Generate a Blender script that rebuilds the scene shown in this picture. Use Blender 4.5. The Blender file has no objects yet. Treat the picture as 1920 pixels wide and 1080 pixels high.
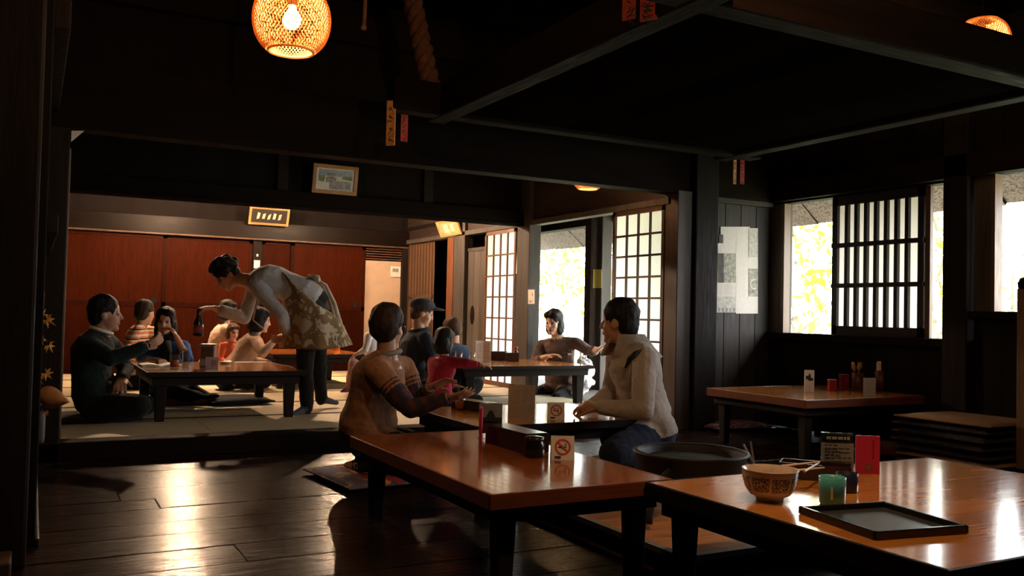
import bpy, bmesh, math, random
import numpy as np
from mathutils import Vector, Matrix, noise
from mathutils.kdtree import KDTree
random.seed(7); rng = np.random.default_rng(7)
S = bpy.context.scene
COL = S.collection

# ------------------------------------------------------------------ camera
# solved from the vanishing points of the room: X along the back wall, Y into the room, Z up
FPX = 1663.16
CR = ((0.8791, -0.0337, -0.4755), (-0.4760, -0.0143, -0.8793), (0.0229, 0.9993, -0.0286))
EYE = Vector((0, 0, 0.9))
cd = bpy.data.cameras.new('camera'); cam = bpy.data.objects.new('camera', cd); COL.objects.link(cam)
cd.sensor_width = 36; cd.lens = 36 * FPX / 1920; cd.clip_start = 0.05; cd.clip_end = 300
_r = Matrix(CR).to_quaternion().to_matrix()
cam.matrix_world = Matrix.Translation(EYE) @ _r.to_4x4()
S.camera = cam

# ------------------------------------------------------------------ world, exposure
w = bpy.data.worlds.new('overcast_sky'); S.world = w; w.use_nodes = True
nt = w.node_tree; bg = nt.nodes['Background']
bg.inputs[0].default_value = (0.93, 0.97, 1.0, 1); bg.inputs[1].default_value = 15.0
S.view_settings.view_transform = 'Standard'; S.view_settings.look = 'None'
S.view_settings.exposure = 0.0; S.view_settings.gamma = 1.0
try: S.view_settings.use_curve_mapping = False
except Exception: pass
LAMP_W, LAMP_FAR, LAMP_NEAR = 420.0, 11500.0, 1900.0          # emission of the bare bulbs
def portal(name, loc, sx, sz, rot):
    l = bpy.data.lights.new(name, 'AREA'); l.shape = 'RECTANGLE'; l.size = sx; l.size_y = sz; l.energy = 1
    l.cycles.is_portal = True
    o = bpy.data.objects.new(name, l); COL.objects.link(o); o.location = loc; o.rotation_euler = rot
portal('window_daylight', (5.74, 4.82, 1.34), 1.1, 1.66, (0, math.radians(90), 0))
portal('window_daylight', (5.74, 2.85, 1.44), 0.92, 1.9, (0, math.radians(90), 0))
portal('window_daylight', (5.74, 8.6, 0.9), 1.7, 5.7, (0, math.radians(90), 0))

# ------------------------------------------------------------------ helpers: space
def ray(x, y):
    c = Vector((x - 960, 540 - y, -FPX)); return Vector([Vector(r).dot(c) for r in CR])
def at(x, y, d): return EYE + ray(x, y) * (d / FPX)
def onY(x, y, Y): v = ray(x, y); return EYE + v * (Y / v.y)
def onX(x, y, X): v = ray(x, y); return EYE + v * (X / v.x)
def onZ(x, y, Z): v = ray(x, y); return EYE + v * ((Z - EYE.z) / v.z)

# ------------------------------------------------------------------ helpers: materials
MATS = {}
def newmat(name):
    m = bpy.data.materials.new(name); m.use_nodes = True; MATS[name] = m
    return m, m.node_tree, m.node_tree.nodes['Principled BSDF']
def ramp(t, fac, stops):
    r = t.nodes.new('ShaderNodeValToRGB'); e = r.color_ramp.elements
    while len(e) < len(stops): e.new(0.5)
    for i, (p, c) in enumerate(stops): e[i].position = p; e[i].color = (*c, 1)
    t.links.new(fac, r.inputs[0]); return r.outputs[0]
def coords(t, kind='Object', scale=(1, 1, 1), rot=(0, 0, 0)):
    c = t.nodes.new('ShaderNodeTexCoord'); mp = t.nodes.new('ShaderNodeMapping')
    mp.inputs['Scale'].default_value = scale; mp.inputs['Rotation'].default_value = rot
    t.links.new(c.outputs[kind], mp.inputs[0]); return mp.outputs[0]
def noise_t(t, vec, scale, detail=4, rough=.55, dist=0):
    n = t.nodes.new('ShaderNodeTexNoise'); n.inputs['Scale'].default_value = scale; n.inputs['Detail'].default_value = detail
    n.inputs['Roughness'].default_value = rough; n.inputs['Distortion'].default_value = dist
    t.links.new(vec, n.inputs['Vector']); return n.outputs['Fac']
def bump(t, b, h, strength=.3, dist=.01):
    n = t.nodes.new('ShaderNodeBump'); n.inputs['Strength'].default_value = strength; n.inputs['Distance'].default_value = dist
    t.links.new(h, n.inputs['Height']); t.links.new(n.outputs[0], b.inputs['Normal'])
def mul(c, k): return tuple(min(1, x * k) for x in c)
def mix_rgb(t, fac, a, b, mode='MIX'):
    n = t.nodes.new('ShaderNodeMixRGB'); n.blend_type = mode
    for i, v in ((0, fac), (1, a), (2, b)):
        if hasattr(v, 'is_linked'): t.links.new(v, n.inputs[i])
        elif i == 0: n.inputs[0].default_value = v
        else: n.inputs[i].default_value = (*v, 1)
    return n.outputs[0]
def math_n(t, op, a, b=None):
    n = t.nodes.new('ShaderNodeMath'); n.operation = op
    for i, v in ((0, a), (1, b)):
        if v is None: continue
        if hasattr(v, 'is_linked'): t.links.new(v, n.inputs[i])
        else: n.inputs[i].default_value = v
    return n.outputs[0]

def wood(name, col, rough=.5, axis=0, grain=1.0, coat=0, var=.5, bumps=.15, kind='Object', spec=.5, rand=True, fine=.35):
    m, t, b = newmat(name)
    s = [9, 9, 9]; s[axis] = .8
    v = coords(t, kind, tuple(x * grain for x in s))
    if rand:
        oi = t.nodes.new('ShaderNodeObjectInfo'); ad = t.nodes.new('ShaderNodeVectorMath'); ad.operation = 'ADD'
        cm = t.nodes.new('ShaderNodeCombineXYZ'); k = math_n(t, 'MULTIPLY', oi.outputs['Random'], 37.0)
        for i in range(3): t.links.new(k, cm.inputs[i])
        t.links.new(v, ad.inputs[0]); t.links.new(cm.outputs[0], ad.inputs[1]); v = ad.outputs[0]
    n1 = noise_t(t, v, 1.6, 6, .6, .6); n2 = noise_t(t, v, 9, 3, .6)
    c = ramp(t, n1, [(.3, mul(col, 1 - var)), (.5, col), (.72, mul(col, 1 + var))])
    c = mix_rgb(t, fine, c, ramp(t, n2, [(.35, mul(col, .5)), (.65, mul(col, 1.35))]))
    if rand:
        hv = t.nodes.new('ShaderNodeHueSaturation'); t.links.new(c, hv.inputs['Color'])
        t.links.new(math_n(t, 'ADD', math_n(t, 'MULTIPLY', oi.outputs['Random'], .5), .75), hv.inputs['Value']); c = hv.outputs[0]
    t.links.new(c, b.inputs['Base Color'])
    rr = ramp(t, n2, [(.3, (rough * .8,) * 3), (.7, (min(1, rough * 1.25),) * 3)]); t.links.new(rr, b.inputs['Roughness'])
    b.inputs['Specular IOR Level'].default_value = spec
    if coat: b.inputs['Coat Weight'].default_value = coat; b.inputs['Coat Roughness'].default_value = .08
    bump(t, b, n2, bumps, .004)
    return m
def plain(name, col, rough=.5, metal=0, var=.12, nscale=30, bumps=0, spec=.5, **kw):
    m, t, b = newmat(name)
    n = noise_t(t, coords(t), nscale, 3)
    t.links.new(ramp(t, n, [(.3, mul(col, 1 - var)), (.7, mul(col, 1 + var))]), b.inputs['Base Color'])
    b.inputs['Roughness'].default_value = rough; b.inputs['Metallic'].default_value = metal
    b.inputs['Specular IOR Level'].default_value = spec
    if bumps: bump(t, b, n, bumps, .004)
    for k, v in kw.items(): b.inputs[k].default_value = v
    return m
def cloth(name, col, weave=220, var=.2, bumps=.4, fold=.5):
    m, t, b = newmat(name); v = coords(t)
    n = noise_t(t, v, 14, 4); k = noise_t(t, v, weave, 2)
    t.links.new(ramp(t, n, [(.25, mul(col, 1 - var)), (.75, mul(col, 1 + var))]), b.inputs['Base Color'])
    b.inputs['Roughness'].default_value = .9; b.inputs['Specular IOR Level'].default_value = .15
    b.inputs['Sheen Weight'].default_value = .1
    h = math_n(t, 'ADD', math_n(t, 'MULTIPLY', k, .25), math_n(t, 'MULTIPLY', noise_t(t, v, 9, 3, .5, 1.5), fold))
    bump(t, b, h, bumps, .03)
    return m
def pattern(name, bands, axis, freq, rough=.9, kind='Object', stepped=True):
    """cloth with stripes of the given colours along an axis"""
    m, t, b = newmat(name); s = t.nodes.new('ShaderNodeSeparateXYZ')
    t.links.new(coords(t, kind), s.inputs[0])
    f = math_n(t, 'FRACT', math_n(t, 'MULTIPLY', s.outputs[axis], freq))
    r = t.nodes.new('ShaderNodeValToRGB'); r.color_ramp.interpolation = 'CONSTANT' if stepped else 'LINEAR'
    e = r.color_ramp.elements
    while len(e) < len(bands): e.new(.5)
    for i, (p, c) in enumerate(bands): e[i].position = p; e[i].color = (*c, 1)
    t.links.new(f, r.inputs[0]); t.links.new(r.outputs[0], b.inputs['Base Color']); b.inputs['Roughness'].default_value = rough
    return m
def emit(name, col, st):
    m = bpy.data.materials.new(name); m.use_nodes = True; t = m.node_tree; t.nodes.clear()
    o = t.nodes.new('ShaderNodeOutputMaterial'); e = t.nodes.new('ShaderNodeEmission')
    e.inputs[0].default_value = (*col, 1); e.inputs[1].default_value = st; t.links.new(e.outputs[0], o.inputs[0]); MATS[name] = m
    return m
def translucent(name, col, tr=.6, rough=.8):
    m, t, b = newmat(name); out = t.nodes['Material Output']
    n = noise_t(t, coords(t), 60, 4); c = ramp(t, n, [(.3, mul(col, .94)), (.7, col)])
    t.links.new(c, b.inputs['Base Color']); b.inputs['Roughness'].default_value = rough
    tb = t.nodes.new('ShaderNodeBsdfTranslucent'); t.links.new(c, tb.inputs[0])
    mx = t.nodes.new('ShaderNodeMixShader'); mx.inputs[0].default_value = tr
    t.links.new(b.outputs[0], mx.inputs[1]); t.links.new(tb.outputs[0], mx.inputs[2]); t.links.new(mx.outputs[0], out.inputs[0])
    return m
def glass(name, col=(.95, .97, .97), rough=.03):
    """thin clear sheet: sees through, with a fresnel gloss"""
    m, t, b = newmat(name); out = t.nodes['Material Output']; tr = t.nodes.new('ShaderNodeBsdfTransparent'); tr.inputs[0].default_value = (*col, 1)
    gl = t.nodes.new('ShaderNodeBsdfGlossy'); gl.inputs['Roughness'].default_value = rough; lw = t.nodes.new('ShaderNodeLayerWeight'); lw.inputs[0].default_value = .25
    mx = t.nodes.new('ShaderNodeMixShader'); t.links.new(math_n(t, 'MULTIPLY', lw.outputs['Facing'], .5), mx.inputs[0]); t.links.new(tr.outputs[0], mx.inputs[1]); t.links.new(gl.outputs[0], mx.inputs[2]); t.links.new(mx.outputs[0], out.inputs[0])
    return m
def blocky(name, stops, scale, kind='Object', tex='VORONOI', rough=.85, bumps=0, axes=(1, 1, 1)):
    """patches of colour, each with a shape of its own (floral and rug patterns)"""
    m, t, b = newmat(name); v = coords(t, kind, axes)
    if tex == 'VORONOI':
        n = t.nodes.new('ShaderNodeTexVoronoi'); n.inputs['Scale'].default_value = scale; t.links.new(v, n.inputs['Vector'])
        sp = t.nodes.new('ShaderNodeSeparateColor'); t.links.new(n.outputs['Color'], sp.inputs[0]); f = sp.outputs[0]
    else: f = noise_t(t, v, scale, 3, .6, .4)
    r = t.nodes.new('ShaderNodeValToRGB'); r.color_ramp.interpolation = 'CONSTANT'; e = r.color_ramp.elements
    while len(e) < len(stops): e.new(.5)
    for i, (p, c) in enumerate(stops): e[i].position = p; e[i].color = (*c, 1)
    t.links.new(f, r.inputs[0]); t.links.new(r.outputs[0], b.inputs['Base Color']); b.inputs['Roughness'].default_value = rough
    if bumps: bump(t, b, f, bumps, .01)
    return m

FLOORW = wood('dark_polished_floorboards', (.022, .010, .0075), .20, 0, 1.0, 0, .6, .9, spec=.36)
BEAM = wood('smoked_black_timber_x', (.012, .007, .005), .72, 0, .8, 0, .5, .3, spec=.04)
BEAMY = wood('smoked_black_timber_y', (.012, .007, .005), .72, 1, .8, 0, .5, .3, spec=.04)
POST = wood('dark_post_timber', (.016, .010, .008), .68, 2, .8, 0, .5, .3, spec=.15)
GREYP = wood('weathered_grey_post', (.075, .063, .055), .7, 2, .9, 0, .5, .3, spec=.3)
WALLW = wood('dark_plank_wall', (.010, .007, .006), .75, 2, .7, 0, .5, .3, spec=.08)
PANELW = wood('grey_brown_wall_boards', (.035, .028, .023), .65, 2, .8, 0, .5, .3, spec=.3)
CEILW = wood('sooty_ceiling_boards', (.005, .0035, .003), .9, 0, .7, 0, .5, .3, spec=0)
REDDOOR = wood('red_brown_lacquered_door', (.034, .0058, .0013), .55, 2, .8, 0, .25, .04, spec=.03)
REDRAIL = wood('red_brown_door_rail', (.026, .0046, .0011), .5, 2, .8, 0, .25, .04, spec=.05)
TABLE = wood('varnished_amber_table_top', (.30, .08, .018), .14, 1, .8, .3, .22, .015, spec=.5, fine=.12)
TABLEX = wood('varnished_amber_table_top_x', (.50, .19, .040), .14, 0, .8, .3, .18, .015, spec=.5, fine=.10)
TABEDGE = wood('red_brown_table_edge', (.17, .045, .018), .35, 0, .8, .15, .3, .10)
TABDARK = wood('dark_table_frame', (.012, .007, .005), .6, 0, .8, 0, .3, .05, spec=.2)
SHOJIW = wood('brown_lattice_wood', (.085, .042, .022), .5, 2, 1.0, 0, .4, .1, rand=False)
LATW = wood('black_lattice_wood', (.018, .012, .010), .5, 2, 1.0, 0, .4, .1, rand=False)
LIGHTW = wood('pale_brown_frame_wood', (.16, .085, .038), .5, 2, 1.2, 0, .3, .1)
ORANGEW = wood('orange_frame_wood', (.48, .24, .08), .45, 0, 1.2, 0, .3, .1)
HEARTHW = wood('worn_hearth_boards', (.46, .19, .06), .55, 0, .8, 0, .5, .3)
GREYEDGE = wood('grey_hearth_edging', (.22, .20, .20), .5, 1, .8, 0, .3, .2)
PAPER = translucent('shoji_paper', (.93, .90, .88), .68)
PAPER2 = translucent('old_shoji_paper', (.64, .56, .52), .32)
WHITEP = plain('white_paper', (.80, .76, .72), .7, var=.04)
CREAM = plain('cream_plaster', (.52, .38, .28), .8, var=.06, nscale=6)
YELP = plain('yellow_paper', (.85, .75, .18), .7, var=.04)
BLACKL = plain('black_lacquer', (.012, .010, .010), .22, var=.2, spec=.6)
BROWNL = plain('dark_brown_lacquer', (.035, .014, .009), .25, var=.2, spec=.6)
BRASS = plain('dull_brass', (.45, .30, .12), .4, .8)
STEEL = plain('brushed_steel', (.55, .56, .60), .3, .9)
IRON = plain('black_cast_iron', (.010, .009, .009), .6, .0, bumps=.2, nscale=60)
ACRYL = glass('clear_acrylic')
GLASS = glass('drinking_glass')
TEA = plain('red_brown_tea', (.50, .13, .02), .15, var=.05)
PINK = plain('crimson_card', (.55, .02, .075), .5, var=.08)
REDP = plain('vermilion_paper', (.50, .05, .02), .6, var=.25, nscale=25)
REDBOX = plain('red_plastic', (.40, .015, .012), .4)
BROWNC = plain('brown_cup', (.13, .035, .018), .4)
TEAL = plain('teal_glaze', (.10, .45, .46), .3, var=.18, nscale=14)
TWINE = plain('twisted_straw_rope', (.13, .05, .02), .85, var=.45, nscale=40, bumps=.5)
STRAW = translucent('woven_cane', (.80, .46, .18), .35, .6)
BULB = emit('warm_bulb', (1.0, .60, .27), LAMP_W); BULBF = emit('bright_warm_bulb', (1.0, .66, .40), LAMP_FAR); BULBN = emit('near_warm_bulb', (1.0, .60, .28), LAMP_NEAR)
THATCH = blocky('thatch_ends', [(0, (.11, .075, .055)), (.45, (.19, .14, .11)), (.6, (.07, .05, .04)), (.8, (.25, .19, .16))], 30, tex='NOISE', rough=.95, bumps=.6)
INK = plain('black_ink', (.03, .03, .03), .7); GREYI = plain('grey_print', (.28, .27, .24), .7, var=.3, nscale=18)
REDI = plain('red_ink', (.65, .05, .04), .6)

# ------------------------------------------------------------------ helpers: meshes
def mesh_obj(name, bm, mat, parent=None, smooth=False, bevel=0, loc=None):
    me = bpy.data.meshes.new(name); bm.normal_update(); bm.to_mesh(me); bm.free()
    for x in (mat if isinstance(mat, (list, tuple)) else [mat]): me.materials.append(x)
    if smooth:
        for p in me.polygons: p.use_smooth = True
    o = bpy.data.objects.new(name, me); COL.objects.link(o)
    if parent is not None: o.parent = parent
    if loc is not None: o.location = loc
    if bevel:
        md = o.modifiers.new('bevel', 'BEVEL'); md.width = bevel; md.segments = 2; md.limit_method = 'ANGLE'
    return o
def add_box(bm, lo, hi, mi=0, rz=0.0, tilt=None):
    c = (Vector(lo) + Vector(hi)) / 2; d = Vector(hi) - Vector(lo)
    M = Matrix.Translation(c)
    if rz: M = M @ Matrix.Rotation(rz, 4, 'Z')
    if tilt: M = M @ Matrix.Rotation(tilt[1], 4, tilt[0])
    r = bmesh.ops.create_cube(bm, size=1, matrix=M @ Matrix.Diagonal((*d, 1)))
    if mi:
        for f in {f for v in r['verts'] for f in v.link_faces}: f.material_index = mi
    return r['verts']
def box(name, lo, hi, mat, parent=None, bevel=0, local=False):
    """box whose origin is its centre, placed in world space (or in its parent's space)"""
    lo, hi = Vector(lo), Vector(hi); c = (lo + hi) / 2
    bm = bmesh.new(); add_box(bm, lo - c, hi - c)
    o = mesh_obj(name, bm, mat, parent, bevel=bevel)
    o.location = c if (parent is None or local) else c - parent.location
    return o
def add_lathe(bm, prof, seg=24, center=(0, 0, 0), mi=0, cap=True):
    rings = []
    for r, z in prof:
        rings.append([bm.verts.new((center[0] + r * math.cos(2 * math.pi * i / seg), center[1] + r * math.sin(2 * math.pi * i / seg), center[2] + z)) for i in range(seg)])
    for a, b in zip(rings, rings[1:]):
        for i in range(seg):
            f = bm.faces.new((a[i], a[(i + 1) % seg], b[(i + 1) % seg], b[i])); f.material_index = mi
    if cap:
        if prof[0][0] > 1e-6: bm.faces.new(rings[0][::-1]).material_index = mi
        if prof[-1][0] > 1e-6: bm.faces.new(rings[-1]).material_index = mi
def frame_for(d):
    d = d.normalized(); a = Vector((0, 0, 1)) if abs(d.z) < .9 else Vector((1, 0, 0))
    u = d.cross(a).normalized(); return u, d.cross(u).normalized()
def add_tube(bm, pts, radii, seg=8, mi=0, twist=0.0):
    pts = [Vector(p) for p in pts]
    if not hasattr(radii, '__len__'): radii = [radii] * len(pts)
    rings = []; u = v = None
    for i, p in enumerate(pts):
        d = (pts[min(i + 1, len(pts) - 1)] - pts[max(i - 1, 0)])
        if u is None: u, v = frame_for(d)
        else:
            dn = d.normalized(); u = (u - dn * u.dot(dn)).normalized(); v = dn.cross(u)
        rings.append([bm.verts.new(p + (u * math.cos(a) + v * math.sin(a)) * radii[i]) for a in (2 * math.pi * k / seg + twist * i for k in range(seg))])
    for a, b in zip(rings, rings[1:]):
        for k in range(seg): bm.faces.new((a[k], a[(k + 1) % seg], b[(k + 1) % seg], b[k])).material_index = mi
    bm.faces.new(rings[0][::-1]).material_index = mi; bm.faces.new(rings[-1]).material_index = mi
def add_quad(bm, pts, mi=0):
    bm.faces.new([bm.verts.new(p) for p in pts]).material_index = mi
def empty(name, loc=(0, 0, 0), rz=0):
    o = bpy.data.objects.new(name, None); COL.objects.link(o); o.location = loc; o.rotation_euler = (0, 0, rz); o.empty_display_size = .05
    return o
def tag(o, label, cat, group=None, kind=None):
    o['label'] = label; o['category'] = cat
    if group: o['group'] = group
    if kind: o['kind'] = kind
    return o
def struct(o, label=None, cat=None):
    o['kind'] = 'structure'
    if label: o['label'] = label
    if cat: o['category'] = cat
    return o
def copy_tree(o, parent=None):
    c = o.copy(); COL.objects.link(c); c.parent = parent
    for ch in list(o.children): copy_tree(ch, c)
    return c

# ------------------------------------------------------------------ room dimensions
Y0, Y2, YB = 5.68, 8.15, 11.5          # front of the tatami rooms, beam between them, back wall
XL, XT, XM = 0.14, 4.553, 5.598        # left wall, right wall of tatami rooms, window wall
ZT, KAMOI, CEIL = 0.10, 1.815, 2.95

# ------------------------------------------------------------------ floor: planks
fl = struct(empty('floor', (0, 0, 0)), 'dark polished floorboards of the main room', 'floor')
sub = box('subfloor', (-2.2, -1.7, -.14), (5.7, 5.72, -.05), CEILW, fl)
y = -1.7; k = 0
while y < Y0 - .04:
    wd = random.choice((.22, .25, .28, .31)); y1 = min(y + wd, Y0 - .02); cuts = [-2.2]
    x = -2.2 + random.uniform(1.2, 4.4)
    while x < 4.9: cuts.append(x); x += random.uniform(3.2, 4.8)
    cuts.append(5.62)
    for a, b in zip(cuts, cuts[1:]):
        dz = random.uniform(-.0025, .0)
        pk = box('floor_plank', (a + .0008, y + .002, -.045), (b - .0008, y1 - .002, dz), FLOORW, fl, bevel=.003); pk.rotation_euler = (random.uniform(-.0045, .0045), 0, 0)
    y = y1

# tatami floor: raised, each mat an object with dark cloth borders
def tatami_mat():
    m, t, b = newmat('tatami_straw'); v = coords(t, 'Object', (3, 260, 1)); n = noise_t(t, v, 2, 3); n2 = noise_t(t, coords(t), 3, 3)
    c = ramp(t, n, [(.3, (.56, .44, .27)), (.7, (.72, .58, .38))]); t.links.new(mix_rgb(t, .3, c, ramp(t, n2, [(.3, (.52, .41, .25)), (.7, (.70, .57, .37))])), b.inputs['Base Color'])
    b.inputs['Roughness'].default_value = .55; bump(t, b, n, .2, .003); return m
TAT = tatami_mat(); HERI = plain('dark_mat_border', (.03, .028, .025), .8)
tf = struct(empty('floor_tatami', (0, 0, 0)), 'raised tatami floor of the back rooms', 'floor')
box('platform', (XL, Y0 + .1, -.1), (XT + 1.1, YB, ZT - .05), CEILW, tf)
proto = None
for (ya, yb) in ((5.80, 6.70), (6.71, 7.61), (7.62, 8.52), (8.53, 9.43), (9.44, 10.34), (10.35, 11.25)):
    off = 0 if int(ya * 10) % 2 else -.9
    x = XL + off
    while x < XT - .05:
        a, b = max(x, XL), min(x + 1.8, XT)
        mt = box('tatami_mat', (a + .002, ya, ZT - .05), (b - .002, yb, ZT), TAT, tf)
        for yy in (ya, yb - .03):
            box('cloth_border', (a + .002, yy, ZT - .001), (b - .002, yy + .03, ZT + .0015), HERI, mt).location = Vector(((a + b) / 2, yy + .015, ZT)) - mt.location
        x += 1.8
box('back_strip', (XL, 11.25, ZT - .05), (XT, YB, ZT - .001), FLOORW, tf)
struct(box('trim_1', (XL - .1, Y0 - .06, 0), (XT + .1, Y0 + .11, ZT + .012), BEAM, bevel=.008), 'dark timber step edging the raised tatami floor', 'step')

# ------------------------------------------------------------------ ceiling, beams, upper walls
cl = struct(empty('ceiling', (0, 0, CEIL)), 'sooty board ceiling', 'ceiling')
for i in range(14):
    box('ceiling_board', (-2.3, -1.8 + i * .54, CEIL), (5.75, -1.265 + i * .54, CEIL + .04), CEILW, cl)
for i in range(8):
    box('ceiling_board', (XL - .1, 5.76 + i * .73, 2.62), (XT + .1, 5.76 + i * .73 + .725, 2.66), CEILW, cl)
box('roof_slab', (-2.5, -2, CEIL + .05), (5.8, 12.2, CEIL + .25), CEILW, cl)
for yy in (1.2, 3.55):
    struct(box('ceiling_beam', (-2.2, yy, 2.72), (5.6, yy + .2, CEIL), BEAM, bevel=.01), 'smoked black beam under the ceiling', 'beam')
def structbox(name, lo, hi, mat, label=None, cat=None, bevel=.006):
    return struct(box(name, lo, hi, mat, bevel=bevel), label, cat)
structbox('trim_2', (-.05, Y0 - .06, 1.90), (XM, Y0 + .1, 2.29), BEAM, 'deep smoked black beam across the front of the tatami rooms', 'beam')
structbox('trim_3', (-.05, Y0 - .01, 2.29), (XM, Y0 + .06, 2.66), WALLW, 'dark board infill above the front beam', 'wall')
structbox('trim_4', (-.05, Y0 - .08, 2.66), (XM, Y0 + .1, 2.86), BEAM, 'upper black beam above the board infill', 'beam')
structbox('trim_5', (-.05, Y0 - .01, 2.86), (XM, Y0 + .06, CEIL + .05), WALLW)
structbox('trim_6', (XL, Y2 - .06, KAMOI), (XT, Y2 + .06, 1.975), BEAM, 'black lintel beam between the two tatami rooms', 'beam')
structbox('trim_7', (XL, Y2 - .075, KAMOI), (XT, Y2 + .0, KAMOI + .03), BEAM)
structbox('trim_8', (XL, Y2 - .01, 1.975), (XT, Y2 + .03, 2.62), WALLW, 'dark boarding above the lintel between the tatami rooms', 'wall')
for x in (1.98, 3.42):
    structbox('trim_9', (x - .05, Y2 - .04, 1.975), (x + .05, Y2 + .04, 2.62), POST)
# ------------------------------------------------------------------ left side
structbox('wall_left', (-.02, 3.72, 0), (.04, Y0, CEIL), WALLW, 'dark wall on the left of the main room', 'wall')
structbox('wall_left_back', (XL - .06, Y0 + .1, 0), (XL, YB, 2.7), WALLW)
structbox('baseboard_left', (.04, 3.72, 0), (.055, Y0 - .06, .03), PANELW, 'grey worn skirting along the left wall', 'baseboard')
structbox('wall_pillar', (-.42, 3.42, 0), (.012, 3.72, CEIL), POST, 'thick dark pillar at the left edge', 'pillar', .012)
structbox('wall_front_left', (-2.2, 3.5, 0), (-.42, 3.6, CEIL), WALLW)
structbox('wall_far_left', (-2.25, -1.7, 0), (-2.15, 3.6, CEIL), WALLW)
structbox('wall_front', (-2.2, -1.75, 0), (5.65, -1.65, CEIL), WALLW)
structbox('trim_10', (.04, Y0 - .06, 0), (XL + .02, Y0 + .1, 1.9), POST, 'dark post where the left wall meets the tatami step', 'post')
structbox('trim_11', (XL - .005, Y0 + .14, ZT), (XL + .035, Y0 + .19, KAMOI), LIGHTW, 'thin pale door stile against the left wall', 'door frame')
structbox('trim_12', (.04, 4.05, 1.18), (.085, Y0 - .06, 1.26), POST)
structbox('trim_13', (.04, 3.9, 1.98), (.10, Y0 - .06, 2.1), POST)
structbox('trim_14', (-.5, 3.25, 0), (-.03, 3.42, .07), SHOJIW)

# ------------------------------------------------------------------ back wall with red sliding doors
structbox('wall_back', (XL, YB + .03, 0), (XT, YB + .1, 2.7), WALLW)
structbox('trim_15', (XL, YB - .09, 1.775), (XT, YB + .03, 1.985), wood('brown_black_lintel', (.006, .0028, .0013), .42, 0, .8, 0, .5, .1, spec=.12), 'dark brown lintel above the red sliding doors', 'beam')
structbox('trim_16', (XL, YB - .1, 1.755), (XT, YB + .02, 1.778), SHOJIW)
structbox('trim_17', (2.45, YB - .05, ZT), (2.56, YB + .04, 1.76), POST, 'dark post between the two pairs of red sliding doors', 'post')
n = 1
for (xa, xb, dy) in ((XL, 1.42, 0), (1.38, 2.45, .028), (2.56, 2.97, .028), (2.93, 3.94, 0)):
    d = struct(empty('door_%d' % n, ((xa + xb) / 2, YB - .03 + dy, ZT))); n += 1
    d['label'] = ('red-brown sliding door panel at the left end of the back wall', 'red-brown sliding door panel left of the dark middle post', 'narrow red-brown sliding door panel right of the dark middle post', 'red-brown sliding door panel beside the cream wall strip')[n - 2]
    d['category'] = 'sliding door'
    Z0, Z1 = ZT, 1.757
    for (a, b, c, e, m_) in ((xa, xa + .045, Z0, Z1, REDRAIL), (xb - .045, xb, Z0, Z1, REDRAIL), (xa, xb, Z0, Z0 + .06, REDRAIL), (xa, xb, Z1 - .045, Z1, REDRAIL), (xa, xb, .885, .94, REDRAIL)):
        box('door_rail', (a, YB - .045 + dy, c), (b, YB - .017 + dy, e), m_, d)
    box('door_panel', (xa + .03, YB - .035 + dy, Z0 + .03), (xb - .03, YB - .022 + dy, .90), REDDOOR, d)
    box('door_panel', (xa + .03, YB - .035 + dy, .92), (xb - .03, YB - .022 + dy, Z1 - .02), REDDOOR, d)
    if n in (2, 5): box('door_pull', (xb - .16, YB - .05 + dy, .93), (xb - .10, YB - .04 + dy, 1.0), BLACKL, d)
structbox('wall_cream', (3.95, YB - .01, ZT), (4.47, YB + .03, 1.575), CREAM, 'cream plaster wall strip in the back right corner', 'wall')
lv = struct(empty('trim_18', (4.2, YB - .01, 1.58)), 'dark louvre above the cream wall strip', 'louvre')
for i in range(5): box('louvre_slat', (3.95, YB - .03, 1.59 + i * .034), (4.47, YB + .02, 1.606 + i * .034), SHOJIW, lv)
structbox('trim_19', (4.46, YB - .08, ZT), (XT, YB + .04, 1.9), POST)
c = empty('wall_controller', (4.40, YB - .02, 1.42)); tag(c, 'small white wall controller with a dark display on the cream wall', 'controller')
box('housing', (4.31, YB - .03, 1.36), (4.455, YB - .01, 1.51), WHITEP, c, .006); box('display', (4.335, YB - .034, 1.43), (4.42, YB - .028, 1.48), GREYI, c)
c = empty('wall_notice', (2.5, YB - .055, 1.36)); tag(c, 'small white paper notice on the dark middle post', 'notice'); box('paper_sheet', (2.46, YB - .056, 1.40), (2.535, YB - .052, 1.50), WHITEP, c)
box('pin', (2.49, YB - .06, 1.55), (2.51, YB - .05, 1.58), WHITEP, c)

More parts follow.
